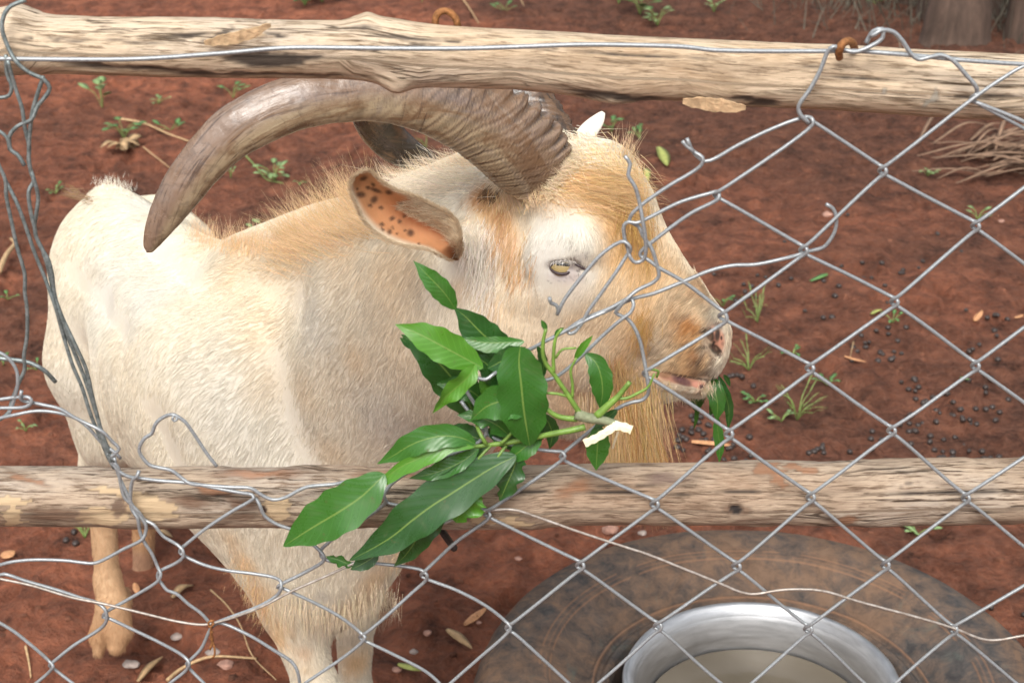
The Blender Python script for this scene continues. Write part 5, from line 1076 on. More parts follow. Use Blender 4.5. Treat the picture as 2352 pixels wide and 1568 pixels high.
def leaf(mid, wl, wr, mat, parent, fold=.25, wave=.05, prof=1.0, tip=1.0, tw=(0, 0), name='leaf', bite=0, curlz=0.0):
    P = catmull(np.array([at_y(*m) for m in mid]), .0018); n = len(P); s = np.concatenate([[0], np.cumsum(np.linalg.norm(np.diff(P, axis=0), axis=1))]); u = s/s[-1]
    T = unit(np.gradient(P, axis=0)); vd = unit(P-np.array([0, 0, H])); S_ = unit(np.cross(T, vd)); sc = scale_at(*mid[len(mid)//2])
    # base at u=0, tip at u=1; long pointed leaf
    w = np.sin(np.pi*np.clip(u, 0, 1)**.85)**(.75*prof)*(1-.35*sstep(.72, 1, u)) ; w = np.maximum(w, .02)
    nv = 13; vv = np.linspace(-1, 1, nv); ang_ = np.radians(np.interp(u, [0, 1], tw))[:, None]
    V = np.zeros((n, nv, 3)); sd = rng.random()*10
    for j, v in enumerate(vv):
        ww = w*(wl if v < 0 else wr)*sc; edge = 1+.05*np.sin(u*31+sd+v)*abs(v)
        if bite: edge = edge*(1-.45*abs(v)**2*np.clip(vnoise(np.stack([u*9+sd, np.full(n, v*.5)], 1), 1.0, int(bite)), 0, 1)*2.0).clip(.3, 1)
        lat = v*ww*edge; dep = -fold*np.abs(v)**1.3*ww + wave*np.sin(u*16+sd+1.5*np.sign(v))*np.abs(v)**2*ww*2
        a = ang_[:, 0]; V[:, j] = P + S_*(lat*np.cos(a)-dep*np.sin(a))[:, None] + vd*(lat*np.sin(a)+dep*np.cos(a)+curlz*u**2)[:, None]
    me = mesh_np(name, shift(V.reshape(-1, 3), parent), grid_faces(n, nv), True)
    A = np.stack([np.repeat(u, nv), np.tile(vv, n), np.full(n*nv, sd)], 1); a = me.attributes.new('luv', 'FLOAT_VECTOR', 'POINT'); a.data.foreach_set('vector', A.astype(np.float32).ravel())
    return add(name, me, M[mat], parent)
branch = empty('leafy_branch', at_y(1334, 956, .985), 'green mango branch with glossy leaves poked through the wire beside the goat\'s jaw', 'branch')
def twig(pts, r0, r1, mat, parent, name='twig', step=.003):
    P = catmull(np.array([at_y(*p) for p in pts]), step); R = np.linspace(r0, r1, len(P))*(1+.08*vnoise(P, 120, 9)); V, F = tube(P, R, 8); return add(name, mesh_np(name, shift(V, parent), F), M[mat], parent)
M['twig_green'] = simple('green_twig', (.15, .26, .045), .45, .3, 90, 0, .2)
M['twig_grey'] = simple('grey_green_bark', (.20, .22, .13), .65, .35, 160, 0, .5)
M['white_wood'] = simple('peeled_wood', (.78, .72, .50), .6, .14, 240, 0, .5)
Yb = .975
twig([(1322, 950, Yb), (1345, 958, Yb), (1375, 963, Yb), (1420, 973, Yb)], .0042, .0026, 'twig_grey', branch, 'stem')
for pts, r0, r1 in [([(1331, 948, Yb), (1304, 906, Yb), (1274, 862, Yb), (1251, 829, Yb), (1247, 789, Yb), (1254, 755, Yb)], .0020, .0012), ([(1271, 858, Yb), (1272, 806, Yb), (1277, 775, Yb), (1290, 755, Yb)], .0014, .0009), ([(1276, 822, Yb), (1291, 803, Yb), (1324, 799, Yb)], .0010, .0007),
                    ([(1315, 912, Yb), (1315, 882, Yb), (1311, 849, Yb), (1324, 822, Yb)], .0011, .0008), ([(1302, 909, Yb), (1280, 904, Yb), (1251, 902, Yb)], .0012, .0009), ([(1326, 962, Yb), (1300, 960, Yb), (1277, 954, Yb), (1257, 939, Yb), (1250, 920, .98)], .0022, .0014),
                    ([(1371, 955, Yb), (1395, 932, Yb), (1418, 912, Yb), (1436, 890, Yb), (1447, 877, Yb)], .0028, .0018), ([(1419, 915, Yb), (1440, 914, Yb), (1462, 904, Yb), (1488, 889, Yb), (1503, 858, Yb)], .0014, .0007),
                    ([(1344, 980, Yb), (1316, 987, Yb), (1284, 993, Yb), (1217, 1006, .98), (1167, 1016, .983), (1117, 1022, .985), (1060, 1030, .986)], .0024, .0014),
                    ([(1150, 1018, .98), (1160, 1010, .98), (1180, 990, .98), (1204, 975, .98)], .0013, .001), ([(1117, 1020, .98), (1105, 1000, .98), (1098, 985, .985), (1094, 968, 1.0)], .0015, .0012), ([(1130, 1020, .985), (1106, 1045, .98), (1084, 1070, .98)], .0012, .001), ([(1165, 1020, .985), (1150, 1040, .98), (1130, 1068, .98)], .0012, .001),
                    ([(1250, 955, .98), (1240, 965, .98), (1215, 975, .98), (1195, 985, .985)], .0013, .0009)]:
    twig(pts, r0, r1, 'twig_green', branch)
def strip(pts, hw, name='peeled_strip'):
    P = catmull(np.array([at_y(*p) for p in pts]), .002); n = len(P); T = unit(np.gradient(P, axis=0)); vd = unit(P-np.array([0, 0, H])); S_ = unit(np.cross(T, vd)); w = hw*scale_at(*pts[0]); jag = 1+.12*np.sin(np.arange(n)*1.7)
    V = np.stack([P-S_*(w*jag)[:, None], P-vd*w*.25, P+S_*(w*jag)[:, None], P+vd*w*.5], 1).reshape(-1, 3)
    F = [tuple(f) for f in grid_faces(n, 4, True).tolist()]+[(3, 2, 1, 0), tuple(range(4*n-4, 4*n))]; return add(name, mesh_np(name, shift(V, branch), F, False), M['white_wood'], branch)
strip([(1342, 1018, .972), (1370, 1005, .970), (1395, 990, .970), (1415, 975, .972)], 9); strip([(1411, 976, .972), (1432, 980, .970), (1451, 987, .970)], 10)
strip([(1420, 990, .974), (1413, 1010, .978), (1407, 1030, .985)], 2.5)
lf = leaf
lf([(1047, 711, 1.005), (1020, 672, 1.0), (980, 630, .998), (950, 599, 1.0)], 24, 26, 'leaf', branch, .15)
lf([(1190, 822, 1.012), (1150, 800, 1.01), (1110, 768, 1.008), (1070, 728, 1.006), (1043, 706, 1.005)], 36, 48, 'leaf_dark', branch, .2)
lf([(1098, 968, 1.02), (1070, 915, 1.018), (1031, 859, 1.014), (985, 812, 1.012), (922, 768, 1.012)], 46, 50, 'leaf_dark', branch, .2, .08)
lf([(960, 800, 1.02), (940, 790, 1.02), (918, 775, 1.02)], 10, 10, 'leaf_dark', branch)
lf([(1110, 845, .985), (1085, 832, .985), (1020, 797, .982), (960, 766, .982), (908, 745, .984)], 40, 38, 'leaf_bright', branch, .2)
lf([(1092, 836, .982), (1078, 862, .975), (1050, 888, .970), (1020, 915, .965), (994, 948, .965)], 30, 24, 'leaf_bright', branch, .3, .1, tw=(20, 50))
lf([(1120, 846, .99), (1150, 830, .988), (1180, 810, .984), (1208, 797, .982)], 26, 22, 'leaf_dark', branch, .35, .04, 1.0, tw=(0, 30))
lf([(1205, 784, .995), (1160, 786, .995), (1110, 786, .995), (1052, 776, .997)], 14, 24, 'leaf', branch, .2)
lf([(1100, 870, 1.0), (1120, 880, 1.0), (1150, 905, 1.0), (1175, 925, 1.0)], 34, 30, 'leaf_bright', branch, .2)
lf([(1195, 795, .975), (1192, 830, .974), (1197, 882, .972), (1203, 940, .972), (1210, 985, .974), (1217, 1024, .978)], 56, 58, 'leaf', branch, .15, .05, .6)
lf([(1245, 905, .985), (1215, 915, .98), (1165, 918, .978), (1120, 932, .98), (1082, 964, .984)], 40, 46, 'leaf', branch, .2, .08)
lf([(1070, 930, 1.03), (1095, 925, 1.03), (1120, 900, 1.03)], 30, 30, 'leaf_dark', branch)
lf([(1344, 812, .985), (1368, 832, .982), (1380, 862, .98), (1384, 900, .98), (1378, 940, .984)], 28, 26, 'leaf', branch, .3)
lf([(1320, 826, .985), (1338, 798, .982), (1362, 770, .98)], 9, 9, 'leaf_bright', branch, .4)
lf([(1254, 760, .98), (1250, 748, .98), (1243, 734, .98)], 7, 6, 'leaf', branch, .4); lf([(1274, 775, .98), (1282, 762, .98), (1296, 752, .98)], 6, 6, 'leaf', branch, .4)
lf([(1373, 975, .992), (1374, 1000, .99), (1372, 1030, .99), (1369, 1080, .99)], 27, 28, 'leaf', branch, .15)
lf([(1418, 940, .99), (1400, 955, .99), (1375, 975, .99), (1362, 985, .99)], 12, 12, 'leaf_dark', branch, .15)
lf([(1234, 795, .99), (1244, 812, .992), (1248, 840, .995), (1242, 880, .998)], 12, 10, 'leaf_dark', branch, .2)
lf([(1200, 930, 1.0), (1220, 965, 1.0), (1228, 1000, 1.0), (1218, 1035, 1.0)], 30, 26, 'leaf_dark', branch, .2); lf([(1245, 950, 1.0), (1262, 975, 1.0), (1268, 1000, 1.0), (1262, 1032, 1.0)], 16, 18, 'leaf_dark', branch, .2)
lf([(1120, 930, 1.01), (1085, 900, 1.01), (1045, 885, 1.01), (1000, 880, 1.01)], 26, 28, 'leaf', branch, .25, .08)
lf([(1160, 905, 1.0), (1145, 870, 1.0), (1120, 838, .998), (1085, 812, .998)], 26, 30, 'leaf_dark', branch, .3, .1)
lf([(1170, 1000, .99), (1140, 975, .988), (1100, 958, .988), (1050, 952, .99)], 24, 26, 'leaf', branch, .25, .08, bite=7)
lf([(1240, 990, .985), (1225, 1010, .983), (1195, 1035, .983), (1160, 1060, .985)], 22, 26, 'leaf', branch, .25, .06)
lf([(1100, 1030, .98), (1060, 1060, .978), (1000, 1085, .978), (940, 1098, .98)], 22, 20, 'leaf', branch, .2, .07)
# lower bunch, lying over the lower rail
lf([(1093, 1020, .975), (1060, 1005, .972), (1015, 1001, .97), (969, 1011, .97), (935, 1026, .972), (905, 1045, .975), (866, 1065, .98)], 30, 30, 'leaf', branch, .2, .06)
lf([(1090, 1026, .972), (1041, 1021, .97), (1000, 1036, .968), (960, 1053, .968), (915, 1075, .97), (872, 1110, .972), (838, 1138, .974)], 12, 24, 'leaf_bright', branch, .25)
lf([(884, 1088, .972), (860, 1112, .968), (830, 1140, .966), (780, 1174, .964), (741, 1197, .966), (700, 1222, .968), (651, 1254, .972)], 56, 52, 'leaf', branch, .12, .03, .85)
lf([(1186, 1046, .978), (1132, 1073, .976), (1077, 1107, .974), (1035, 1134, .972), (995, 1159, .971), (950, 1192, .970), (900, 1232, .970), (850, 1262, .972), (803, 1286, .974)], 52, 50, 'leaf_dark', branch, .12, .05, .85)
lf([(1040, 1140, .984), (1000, 1180, .984), (965, 1225, .984), (935, 1270, .984), (905, 1300, .986)], 30, 34, 'leaf_dark', branch, .1)
lf([(1190, 1040, .984), (1180, 1075, .982), (1165, 1110, .980), (1148, 1150, .980)], 34, 34, 'leaf_dark', branch, .15, .1, bite=3)
lf([(1085, 1115, .979), (1068, 1140, .977), (1058, 1170, .976), (1048, 1200, .976)], 52, 56, 'leaf_bright', branch, .12, .08, .7, bite=5)
lf([(1110, 1010, 1.0), (1080, 1000, 1.0), (1045, 985, 1.0), (1030, 978, 1.0)], 24, 26, 'leaf_dark', branch, .2)
lf([(1120, 1020, 1.0), (1085, 1035, 1.0), (1040, 1055, 1.0), (990, 1072, 1.0)], 26, 26, 'leaf_dark', branch, .2)
lf([(1120, 985, .995), (1150, 1000, .995), (1180, 1020, .995), (1200, 1030, .995)], 22, 26, 'leaf_dark', branch, .2)
lf([(810, 1300, .99), (785, 1288, .99), (748, 1277, .99)], 12, 16, 'leaf', branch, .3, bite=2); lf([(870, 1270, .985), (840, 1290, .985), (805, 1308, .985)], 20, 18, 'leaf_dark', branch, .2)
sprig = empty('leaf_sprig', at_y(1640, 880, 1.40), 'small bunch of leaves hanging from the far side of the goat\'s mouth', 'leaves')
lf([(1630, 862, 1.43), (1640, 890, 1.42), (1648, 925, 1.415), (1646, 968, 1.415)], 20, 20, 'leaf', sprig, .2)
lf([(1646, 955, 1.42), (1649, 990, 1.42), (1653, 1025, 1.42), (1652, 1064, 1.42)], 12, 12, 'leaf', sprig, .2)
lf([(1650, 862, 1.43), (1664, 900, 1.425), (1674, 940, 1.425), (1672, 990, 1.425)], 11, 12, 'leaf_dark', sprig, .3)
lf([(1625, 890, 1.45), (1608, 905, 1.45), (1600, 930, 1.45), (1606, 950, 1.45)], 15, 16, 'leaf_dark', sprig, .3); lf([(1640, 890, 1.46), (1642, 920, 1.46), (1630, 955, 1.46)], 12, 14, 'leaf_dark', sprig, .3); lf([(1662, 860, 1.44), (1670, 872, 1.44), (1677, 888, 1.44)], 5, 6, 'leaf_dark', sprig, .3)
lf([(1600, 925, 1.46), (1600, 955, 1.46), (1594, 985, 1.46)], 5, 5, 'leaf', sprig, .3)
P_ = catmull([at_y(1495, 848, 1.37), at_y(1512, 852, 1.37), at_y(1508, 866, 1.372)], .002); V, F = tube(P_, .0012, 6); add('stem', mesh_np('stem', shift(V, sprig), F), M['twig_green'], sprig)
# ------------------------------------------------------------------ things lying and growing on the earth
def rough_blob(r, sq, seed, n=2, amp=.2):
    bm = bmesh.new(); bmesh.ops.create_icosphere(bm, subdivisions=n, radius=1.0); V = np.array([v.co[:] for v in bm.verts]); F = [tuple(v.index for v in f.verts) for f in bm.faces]; bm.free()
    V = V*(1+amp*vnoise(V, 1.3, seed)+amp*.5*vnoise(V, 3.1, seed+1))[:, None]; return V*np.array([1, .8, sq])*r, F
def gz(x, y): return float(ground_h(np.array([[x, y]]))[0])
M['pellet'] = simple('dung_pellet', (.040, .028, .024), .42, .5, 300, 0, .3)
M['stone'] = simple('reddish_stone', (.36, .20, .15), .85, .35, 60, 0, .5); M['stone2'] = simple('grey_stone', (.33, .27, .24), .85, .35, 60, 0, .5)
M['chip'] = simple('wood_chip', (.50, .25, .12), .8, .25, 120, 0, .4); M['straw'] = simple('dry_straw', (.48, .32, .17), .75, .3, 120); M['dryleaf'] = simple('dry_leaf', (.38, .25, .13), .7, .4, 60, 0, .4)
M['dryleaf2'] = simple('yellow_green_leaf', (.33, .36, .10), .6, .3, 60); M['weed'] = simple('weed_leaf', (.085, .19, .055), .5, .35, 80); M['weed2'] = simple('pale_weed_leaf', (.20, .30, .12), .55, .3, 80); M['grass'] = simple('grass_blade', (.20, .28, .08), .55, .4, 90)
M['frond'] = simple('dry_palm_leaf', (.25, .155, .10), .8, .3, 50, 0, .4)
pv, pf = rough_blob(.0072, .85, 5, 2, .10); pme = [mesh_np('pellet', pv*np.array([1, k, 1]), pf) for k in (.95, 1.15, 1.35)]
clusters = [(2195, 1045, 14, 26), (2240, 1075, 12, 22), (2110, 900, 7, 26), (2125, 925, 5, 14), (2230, 960, 10, 34), (1880, 1040, 6, 12), (1610, 975, 16, 36), (1590, 1020, 12, 34), (1680, 1050, 8, 24), (1690, 870, 6, 24), (1740, 650, 10, 50), (1900, 660, 10, 70), (2030, 810, 12, 60), (2000, 760, 10, 60), (2280, 760, 12, 60), (2050, 600, 12, 90), (2250, 900, 12, 60), (2150, 980, 12, 60), (2050, 1050, 14, 60), (2200, 1180, 8, 60), (2300, 1400, 4, 40), (2300, 1060, 10, 30), (1660, 1010, 8, 26), (180, 1230, 7, 40), (330, 1320, 12, 50), (380, 1250, 5, 40), (150, 1350, 6, 50), (2100, 460, 12, 100), (1800, 420, 10, 90), (1950, 340, 8, 100), (1090, 1440, 4, 60), (1250, 1330, 4, 80), (1000, 1260, 3, 20), (2200, 650, 8, 80)]
k = 0
def zone(x, y):
    if y > 1200: return 'by the hind leg under the lower rail' if x < 900 else ('between the forelegs and the tyre' if x < 1500 else 'right of the tyre')
    if y < 520: return 'on the far soil under the upper rail'
    if x < 1760: return 'in the scatter below and behind the muzzle'
    return ('in the thick scatter above the lower rail at right' if y > 850 else 'among the chips right of the nose')
for cx, cy, n, s in clusters:
    for q in range(n):
        x = cx+rng.normal(0, s); y = cy+rng.normal(0, s*.45)
        if y > 1600 or x > 2400 or k >= 235: continue
        g = gpoint(x, y)
        if math.hypot(g[0]-TC[0], g[1]-TC[1]) < .40: continue
        o = bpy.data.objects.new('dung_pellet', pme[k % 3]); COL.objects.link(o)
        if not pme[k % 3].materials: pme[k % 3].materials.append(M['pellet'])
        o.location = (g[0], g[1], g[2]+.0035); o.rotation_euler = (rng.uniform(-.3, .3), rng.uniform(-.3, .3), rng.uniform(0, 6.28)); s_ = rng.uniform(.75, 1.15); o.scale = (s_, s_, s_)
        tag(o, 'small black goat dropping '+zone(x, y), 'dropping', 'goat droppings '+zone(x, y)); k += 1
def stone(px, py, r, mat, label, seed):
    r *= .78
    V, F = rough_blob(r, .55, seed, 3, .25); g = gpoint(px, py); o = add('stone', mesh_np('stone', V, F), M[mat], None, (g[0], g[1], g[2]+r*.25)); tag(o, label, 'stone', 'stones on the ground')
for i, a in enumerate([(1402, 1222, .021, 'stone', 'pinkish angular stone just below the lower rail, above the tyre'), (1476, 1226, .011, 'stone2', 'small pale yellowish stone beside the pinkish stone above the tyre'), (2300, 510, .012, 'stone', 'orange stone near the right edge above the middle of the picture'), (1900, 495, .018, 'stone', 'dark reddish stone behind the hooked wire end'),
                       (982, 1455, .010, 'stone', 'small pale stone left of the curled dry leaf'), (950, 1498, .010, 'stone2', 'grey stone on the soil between the forelegs and the tyre'), (913, 1540, .011, 'stone', 'pale chip-shaped stone beside the foreleg at the bottom edge'), (405, 1465, .014, 'stone2', 'pale flat stone between the hind hoof and the straw stalk'), (302, 1528, .016, 'stone2', 'dull grey stone below the hind hoof'), (520, 1530, .016, 'stone', 'brownish stone by the dry stick at the bottom'), (490, 1500, .014, 'stone2', 'greyish flat stone under the rusty wire tie'), (1100, 1430, .006, 'stone', 'tiny pale stone beside the reddish bark chip'),
                       (1190, 1285, .009, 'stone', 'little round stone between the nail and the tyre')]):
    if a[2] > 0: stone(a[0], a[1], a[2], a[3], a[4], 40+i)
# scattered crumbs of earth: nobody could count them
mb = MB(); cv, cf = rough_blob(1, .7, 77, 1, .3)
mats_n = 8500
cr = []
for q in range(mats_n):
    x = rng.uniform(-1.6, 1.9); y = 1.35+5.2*rng.random()**1.6
    if math.hypot(x-TC[0], y-TC[1]) < .395: continue
    cr.append((x, y))
cr = np.array(cr); ch = ground_h(cr); rr = .0014+.0095*rng.random(len(cr))**5
Vc = (cv[None]*rr[:, None, None]*rng.uniform(.7, 1.3, (len(cr), 1, 3))+np.stack([cr[:, 0], cr[:, 1], ch], 1)[:, None]).reshape(-1, 3)
Fc = (np.array(cf)[None]+np.arange(len(cr))[:, None, None]*len(cv)).reshape(-1, 3)
tag(add('soil_crumbs', mesh_np('soil_crumbs', Vc, Fc, True, col=np.repeat(np.repeat(rng.uniform(.8, 1.9, (len(cr), 1)), len(cv), 0), 3, 1)), M['soil']), 'fine loose crumbs of red earth over the pen floor', 'soil crumbs', kind='stuff')
def blade_mesh(P, w, thick=.0006, flat=(0, 0, 1), taper=True):
    P = catmull(P, .006); n = len(P); T = unit(np.gradient(P, axis=0)); S_ = unit(np.cross(T, np.array(flat, float))); u = np.linspace(0, 1, n); ww = w*(np.sin(np.pi*np.clip(u*.9+.1, 0, 1))**.7 if taper else np.ones(n)); up = unit(np.cross(S_, T))
    V = np.stack([P-S_*ww[:, None], P+up*(thick+ww*.12)[:, None], P+S_*ww[:, None], P-up*thick], 1).reshape(-1, 3); return V, [tuple(f) for f in grid_faces(n, 4, True).tolist()]+[(3, 2, 1, 0), tuple(range(4*n-4, 4*n))]
def gp(px, py, dz=0.0): g = gpoint(px, py); g[2] += dz; return g
def litter(name, pts, w, mat, label, cat, group=None, round_=False, thick=.0012):
    P = [gp(p[0], p[1], p[2] if len(p) > 2 else .004) for p in pts]; org = P[0].copy()
    if name == 'fallen_leaf' and pts[0][1] > 1100: w = w*.72
    if round_: Pq = catmull(P, .005); V, F = tube(Pq, w*np.linspace(1, .5, len(Pq)), 7)
    else: V, F = blade_mesh(P, w, thick)
    return tag(add(name, mesh_np(name, np.array(V)-org, F, not (cat == 'wood chip')), M[mat], None, org), label, cat, group)
GW = 'wood chips on the ground'; GL = 'fallen leaves on the ground'; GS = 'dry stalks and sticks'
litter('wood_chip', [(1588, 1022, .008), (1630, 1027, .010), (1678, 1031, .008)], .0075, 'chip', 'long flat orange wood chip behind the hanging leaves, below the mouth', 'wood chip', GW, thick=.004)
litter('wood_chip', [(2236, 742, .006), (2256, 722, .010)], .009, 'chip', 'small rectangular orange chip near the right edge', 'wood chip', GW, thick=.004)
litter('wood_chip', [(1068, 1440, .006), (1118, 1405, .010)], .008, 'chip', 'reddish curved bark chip left of the tyre', 'wood chip', GW, thick=.003)
litter('wood_chip', [(1940, 823, .006), (1962, 830, .006), (1988, 836, .006)], .005, 'chip', 'thin tan chip behind the wire in the middle right', 'wood chip', GW)
litter('wood_chip', [(5, 1285, .006), (36, 1275, .010)], .014, 'chip', 'brick red flat chip at the left edge under the lower rail', 'wood chip', GW)
litter('wood_chip', [(310, 1345, .006), (318, 1372, .006)], .006, 'chip', 'narrow reddish chip right of the hind leg', 'wood chip', GW)
litter('wood_chip', [(2330, 735, .006), (2350, 728, .006)], .006, 'chip', 'sliver of orange wood at the right edge beside the rectangular chip', 'wood chip', GW)
litter('stick', [(268, 278, .01), (330, 296, .02), (390, 322, .02), (445, 335, .01)], .0045, 'straw', 'pale dry stick lying left of the horn among weeds', 'stick', GS, True)
litter('stick', [(330, 345, .01), (360, 370, .012), (398, 398, .01)], .0025, 'straw', 'thin forked dry stick below the pale stick', 'stick', GS, True)
litter('stick', [(0, 640, .02), (18, 610, .03), (36, 575, .02), (26, 556, .01)], .008, 'straw', 'thick pale dry stick at the left edge behind the stretched wires', 'stick', GS, True)
litter('stick', [(385, 1568, .006), (420, 1545, .01), (480, 1522, .012), (590, 1518, .006)], .0035, 'straw', 'dry brown stick lying flat at the bottom left', 'stick', GS, True)
litter('straw_stalk', [(485, 1365, .01), (520, 1408, .02), (555, 1460, .02), (580, 1520, .015), (635, 1572, .01)], .0016, 'straw', 'thin curved straw stalk in front of the foreleg', 'straw', GS, True)
litter('straw_stalk', [(562, 362, .01), (590, 398, .02), (615, 420, .01), (650, 425, .006)], .0028, 'grass', 'bent yellow green stalk below the horn curve', 'straw', GS, True)
litter('straw_stalk', [(1052, -5, .02), (1075, 25, .02), (1100, 60, .01)], .004, 'straw', 'dry root-like stalk above the middle of the upper rail', 'straw', GS, True)
litter('straw_stalk', [(1190, -5, .02), (1203, 25, .02)], .003, 'straw', 'short dry stalk at the top edge', 'straw', GS, True)
litter('straw_stalk', [(60, 1490, .006), (68, 1530, .008), (72, 1562, .006)], .0025, 'straw', 'short brown stalk at the bottom left corner', 'straw', GS, True)
litter('straw_stalk', [(1960, 790, .006), (1952, 825, .006)], .0015, 'straw', 'fine upright straw touching the thin tan chip', 'straw', GS, True)
litter('fallen_leaf', [(1512, 352, .02), (1520, 366, .026), (1532, 388, .01)], .019, 'dryleaf2', 'pale yellow green fallen leaf right of the goat\'s forehead', 'fallen leaf', GL)
litter('fallen_leaf', [(1483, 395, .01), (1486, 410, .016), (1488, 425, .01)], .012, 'dryleaf2', 'small green fallen leaf between the forehead hair and the pale leaf', 'fallen leaf', GL)
litter('fallen_leaf', [(2000, 728, .008), (2012, 722, .01), (2025, 718, .008)], .0065, 'dryleaf2', 'tiny bright yellow leaf on the soil behind the wire', 'fallen leaf', GL)
litter('fallen_leaf', [(1860, 650, .006), (1895, 640, .012), (1900, 636, .008)], .009, 'weed', 'bright green torn leaf right of the nose bridge', 'fallen leaf', GL)
litter('fallen_leaf', [(2205, 872, .006), (2225, 880, .01)], .006, 'weed2', 'tiny pale green leaf at the right below a wire knot', 'fallen leaf', GL)
litter('fallen_leaf', [(2060, 1210, .01), (2085, 1222, .014), (2110, 1240, .01)], .009, 'weed2', 'curled yellow green leaf just under the lower rail at right', 'fallen leaf', GL)
litter('fallen_leaf', [(360, 1222, .006), (378, 1230, .01), (398, 1240, .006)], .010, 'dryleaf', 'dull olive leaf under the lower rail right of the hind leg', 'fallen leaf', GL)
litter('fallen_leaf', [(395, 1378, .006), (418, 1362, .014), (445, 1350, .006)], .013, 'dryleaf', 'broad tan dry leaf between hind leg and brisket', 'fallen leaf', GL)
litter('fallen_leaf', [(318, 1575, .01), (345, 1545, .014), (375, 1518, .01)], .010, 'dryleaf', 'curled pale dry leaf at the bottom left beside the stick', 'fallen leaf', GL)
litter('fallen_leaf', [(1028, 1455, .01), (1055, 1480, .016), (1085, 1500, .01)], .013, 'dryleaf', 'crumpled brown leaf left of the tyre', 'fallen leaf', GL)
litter('fallen_leaf', [(915, 1535, .01), (945, 1548, .014), (975, 1550, .01)], .011, 'dryleaf2', 'greenish crumpled leaf at the bottom near the foreleg', 'fallen leaf', GL)
litter('fallen_leaf', [(1165, 1440, .01), (1170, 1460, .014), (1166, 1480, .01)], .006, 'weed', 'small green leaf touching the tyre edge', 'fallen leaf', GL)
# seedlings and weeds: each plant a thing with its stalk and leaves
def weed(px, py, n, size, mat, label, hgt=.05, lean=0.0, form='round'):
    g = gpoint(px, py); r_ = empty('weed', g, label, 'weed', 'weeds growing in the pen'); stem = MB(); lv = []
    for k in range(n):
        a = rng.uniform(0, 6.28); h_ = hgt*rng.uniform(.4, 1.0); o_ = np.array([math.cos(a), math.sin(a), 0])*size*rng.uniform(.5, 1.4)+np.array([0, 0, h_]); base = np.zeros(3); mid_ = o_*.5+np.array([0, 0, h_*.25]); V, F = tube(catmull([base, mid_, o_], .008), .0011, 5); stem.add(V, F)
        d = unit(np.array([math.cos(a), math.sin(a), rng.uniform(-.2, .5) if form == 'round' else rng.uniform(.3, 1.8)])); L = size*rng.uniform(.7, 1.2); V, F = blade_mesh([o_, o_+d*L*.5+np.array([0, 0, .003]), o_+d*L], size*(.34 if form == 'round' else .045), .0003); lv.append((V, F))
    add('stalk', stem.mesh('stalk'), M['grass'], r_)
    for V, F in lv: add('leaf', mesh_np('leaf', V, F), M[mat], r_)
weed(235, 248, 6, .048, 'weed2', 'pale round-leaved seedling left of the horn', .09); weed(285, 320, 9, .040, 'weed', 'green sprout growing out of a clump of dry leaves left of the horn', .06)
weed(392, 300, 5, .032, 'weed', 'bright little seedling beside the pale stick', .03); weed(365, 238, 5, .020, 'weed2', 'tiny seedling above the pale stick', .02); weed(535, 225, 5, .030, 'weed', 'thin seedling touching the horn behind its upper edge', .05)
weed(630, 415, 12, .030, 'weed2', 'yellowish weed under the curve of the horn', .05); weed(530, 410, 4, .012, 'weed2', 'sparse tiny weed just right of the horn tip', .03); weed(688, 426, 4, .012, 'weed', 'small dark green weed below the horn', .02); weed(615, 545, 6, .030, 'weed2', 'pale weed half hidden by the mane hair', .05)
weed(980, 350, 3, .030, 'weed', 'upright seedling between the two horns', .06, 0, 'grass'); weed(700, 14, 20, .045, 'weed', 'leafy green weed at the top edge above the rail', .07); weed(740, 6, 14, .045, 'weed', 'dark green weed beside the leafy weed at the top', .08)
weed(968, 6, 3, .050, 'weed', 'single broad green leaf hanging in at the top edge', .09); weed(1160, 30, 5, .030, 'weed', 'small weed above the middle of the upper rail', .04); weed(1470, 35, 16, .055, 'weed', 'taller green weed behind the upper rail right of middle', .10)
weed(1510, 60, 12, .030, 'weed2', 'yellow flecked weed right of the taller weed', .07); weed(1640, 30, 10, .026, 'weed2', 'low pale weed patch right of the yellow flecked weed', .05); weed(1420, 10, 10, .030, 'weed2', 'light green weed at the top edge over the horn ridges', .07); weed(2270, 10, 12, .05, 'weed2', 'wiry pale weed at the foot of the tree trunks', .16, 0, 'grass'); weed(2010, 10, 6, .026, 'weed', 'small bright weed at the top edge before the trunks', .03)
weed(1405, 305, 6, .030, 'weed', 'dark weed behind the pale far ear', .05); weed(1470, 320, 6, .024, 'weed', 'pair of round leaves right of the far ear', .04); weed(2130, 405, 6, .018, 'weed2', 'faint weed near the dry palm leaves', .03)
weed(2245, 505, 6, .022, 'weed2', 'yellow green weed under a wire knot at right', .03); weed(1660, 705, 5, .018, 'weed', 'little weed just behind the nose', .03)
weed(1830, 965, 14, .036, 'grass', 'tuft of grass in the middle right diamond', .07, 0, 'grass'); weed(1795, 968, 6, .018, 'weed2', 'low leaves left of the grass tuft', .02); weed(1735, 925, 8, .018, 'weed', 'small leafy weed left of the grass tuft', .02); weed(1720, 850, 9, .032, 'grass', 'dry yellowish grass tuft beside the chin', .05, 0, 'grass'); weed(1900, 885, 10, .016, 'weed', 'flat seedling patch in the middle right', .02); weed(1740, 740, 9, .034, 'grass', 'thin grass tuft right of the nostril', .06, 0, 'grass'); weed(1820, 815, 6, .016, 'weed', 'tiny weed under the wire right of the nose', .02); weed(2050, 745, 5, .016, 'weed', 'faint seedling in the centre of the right side', .03)
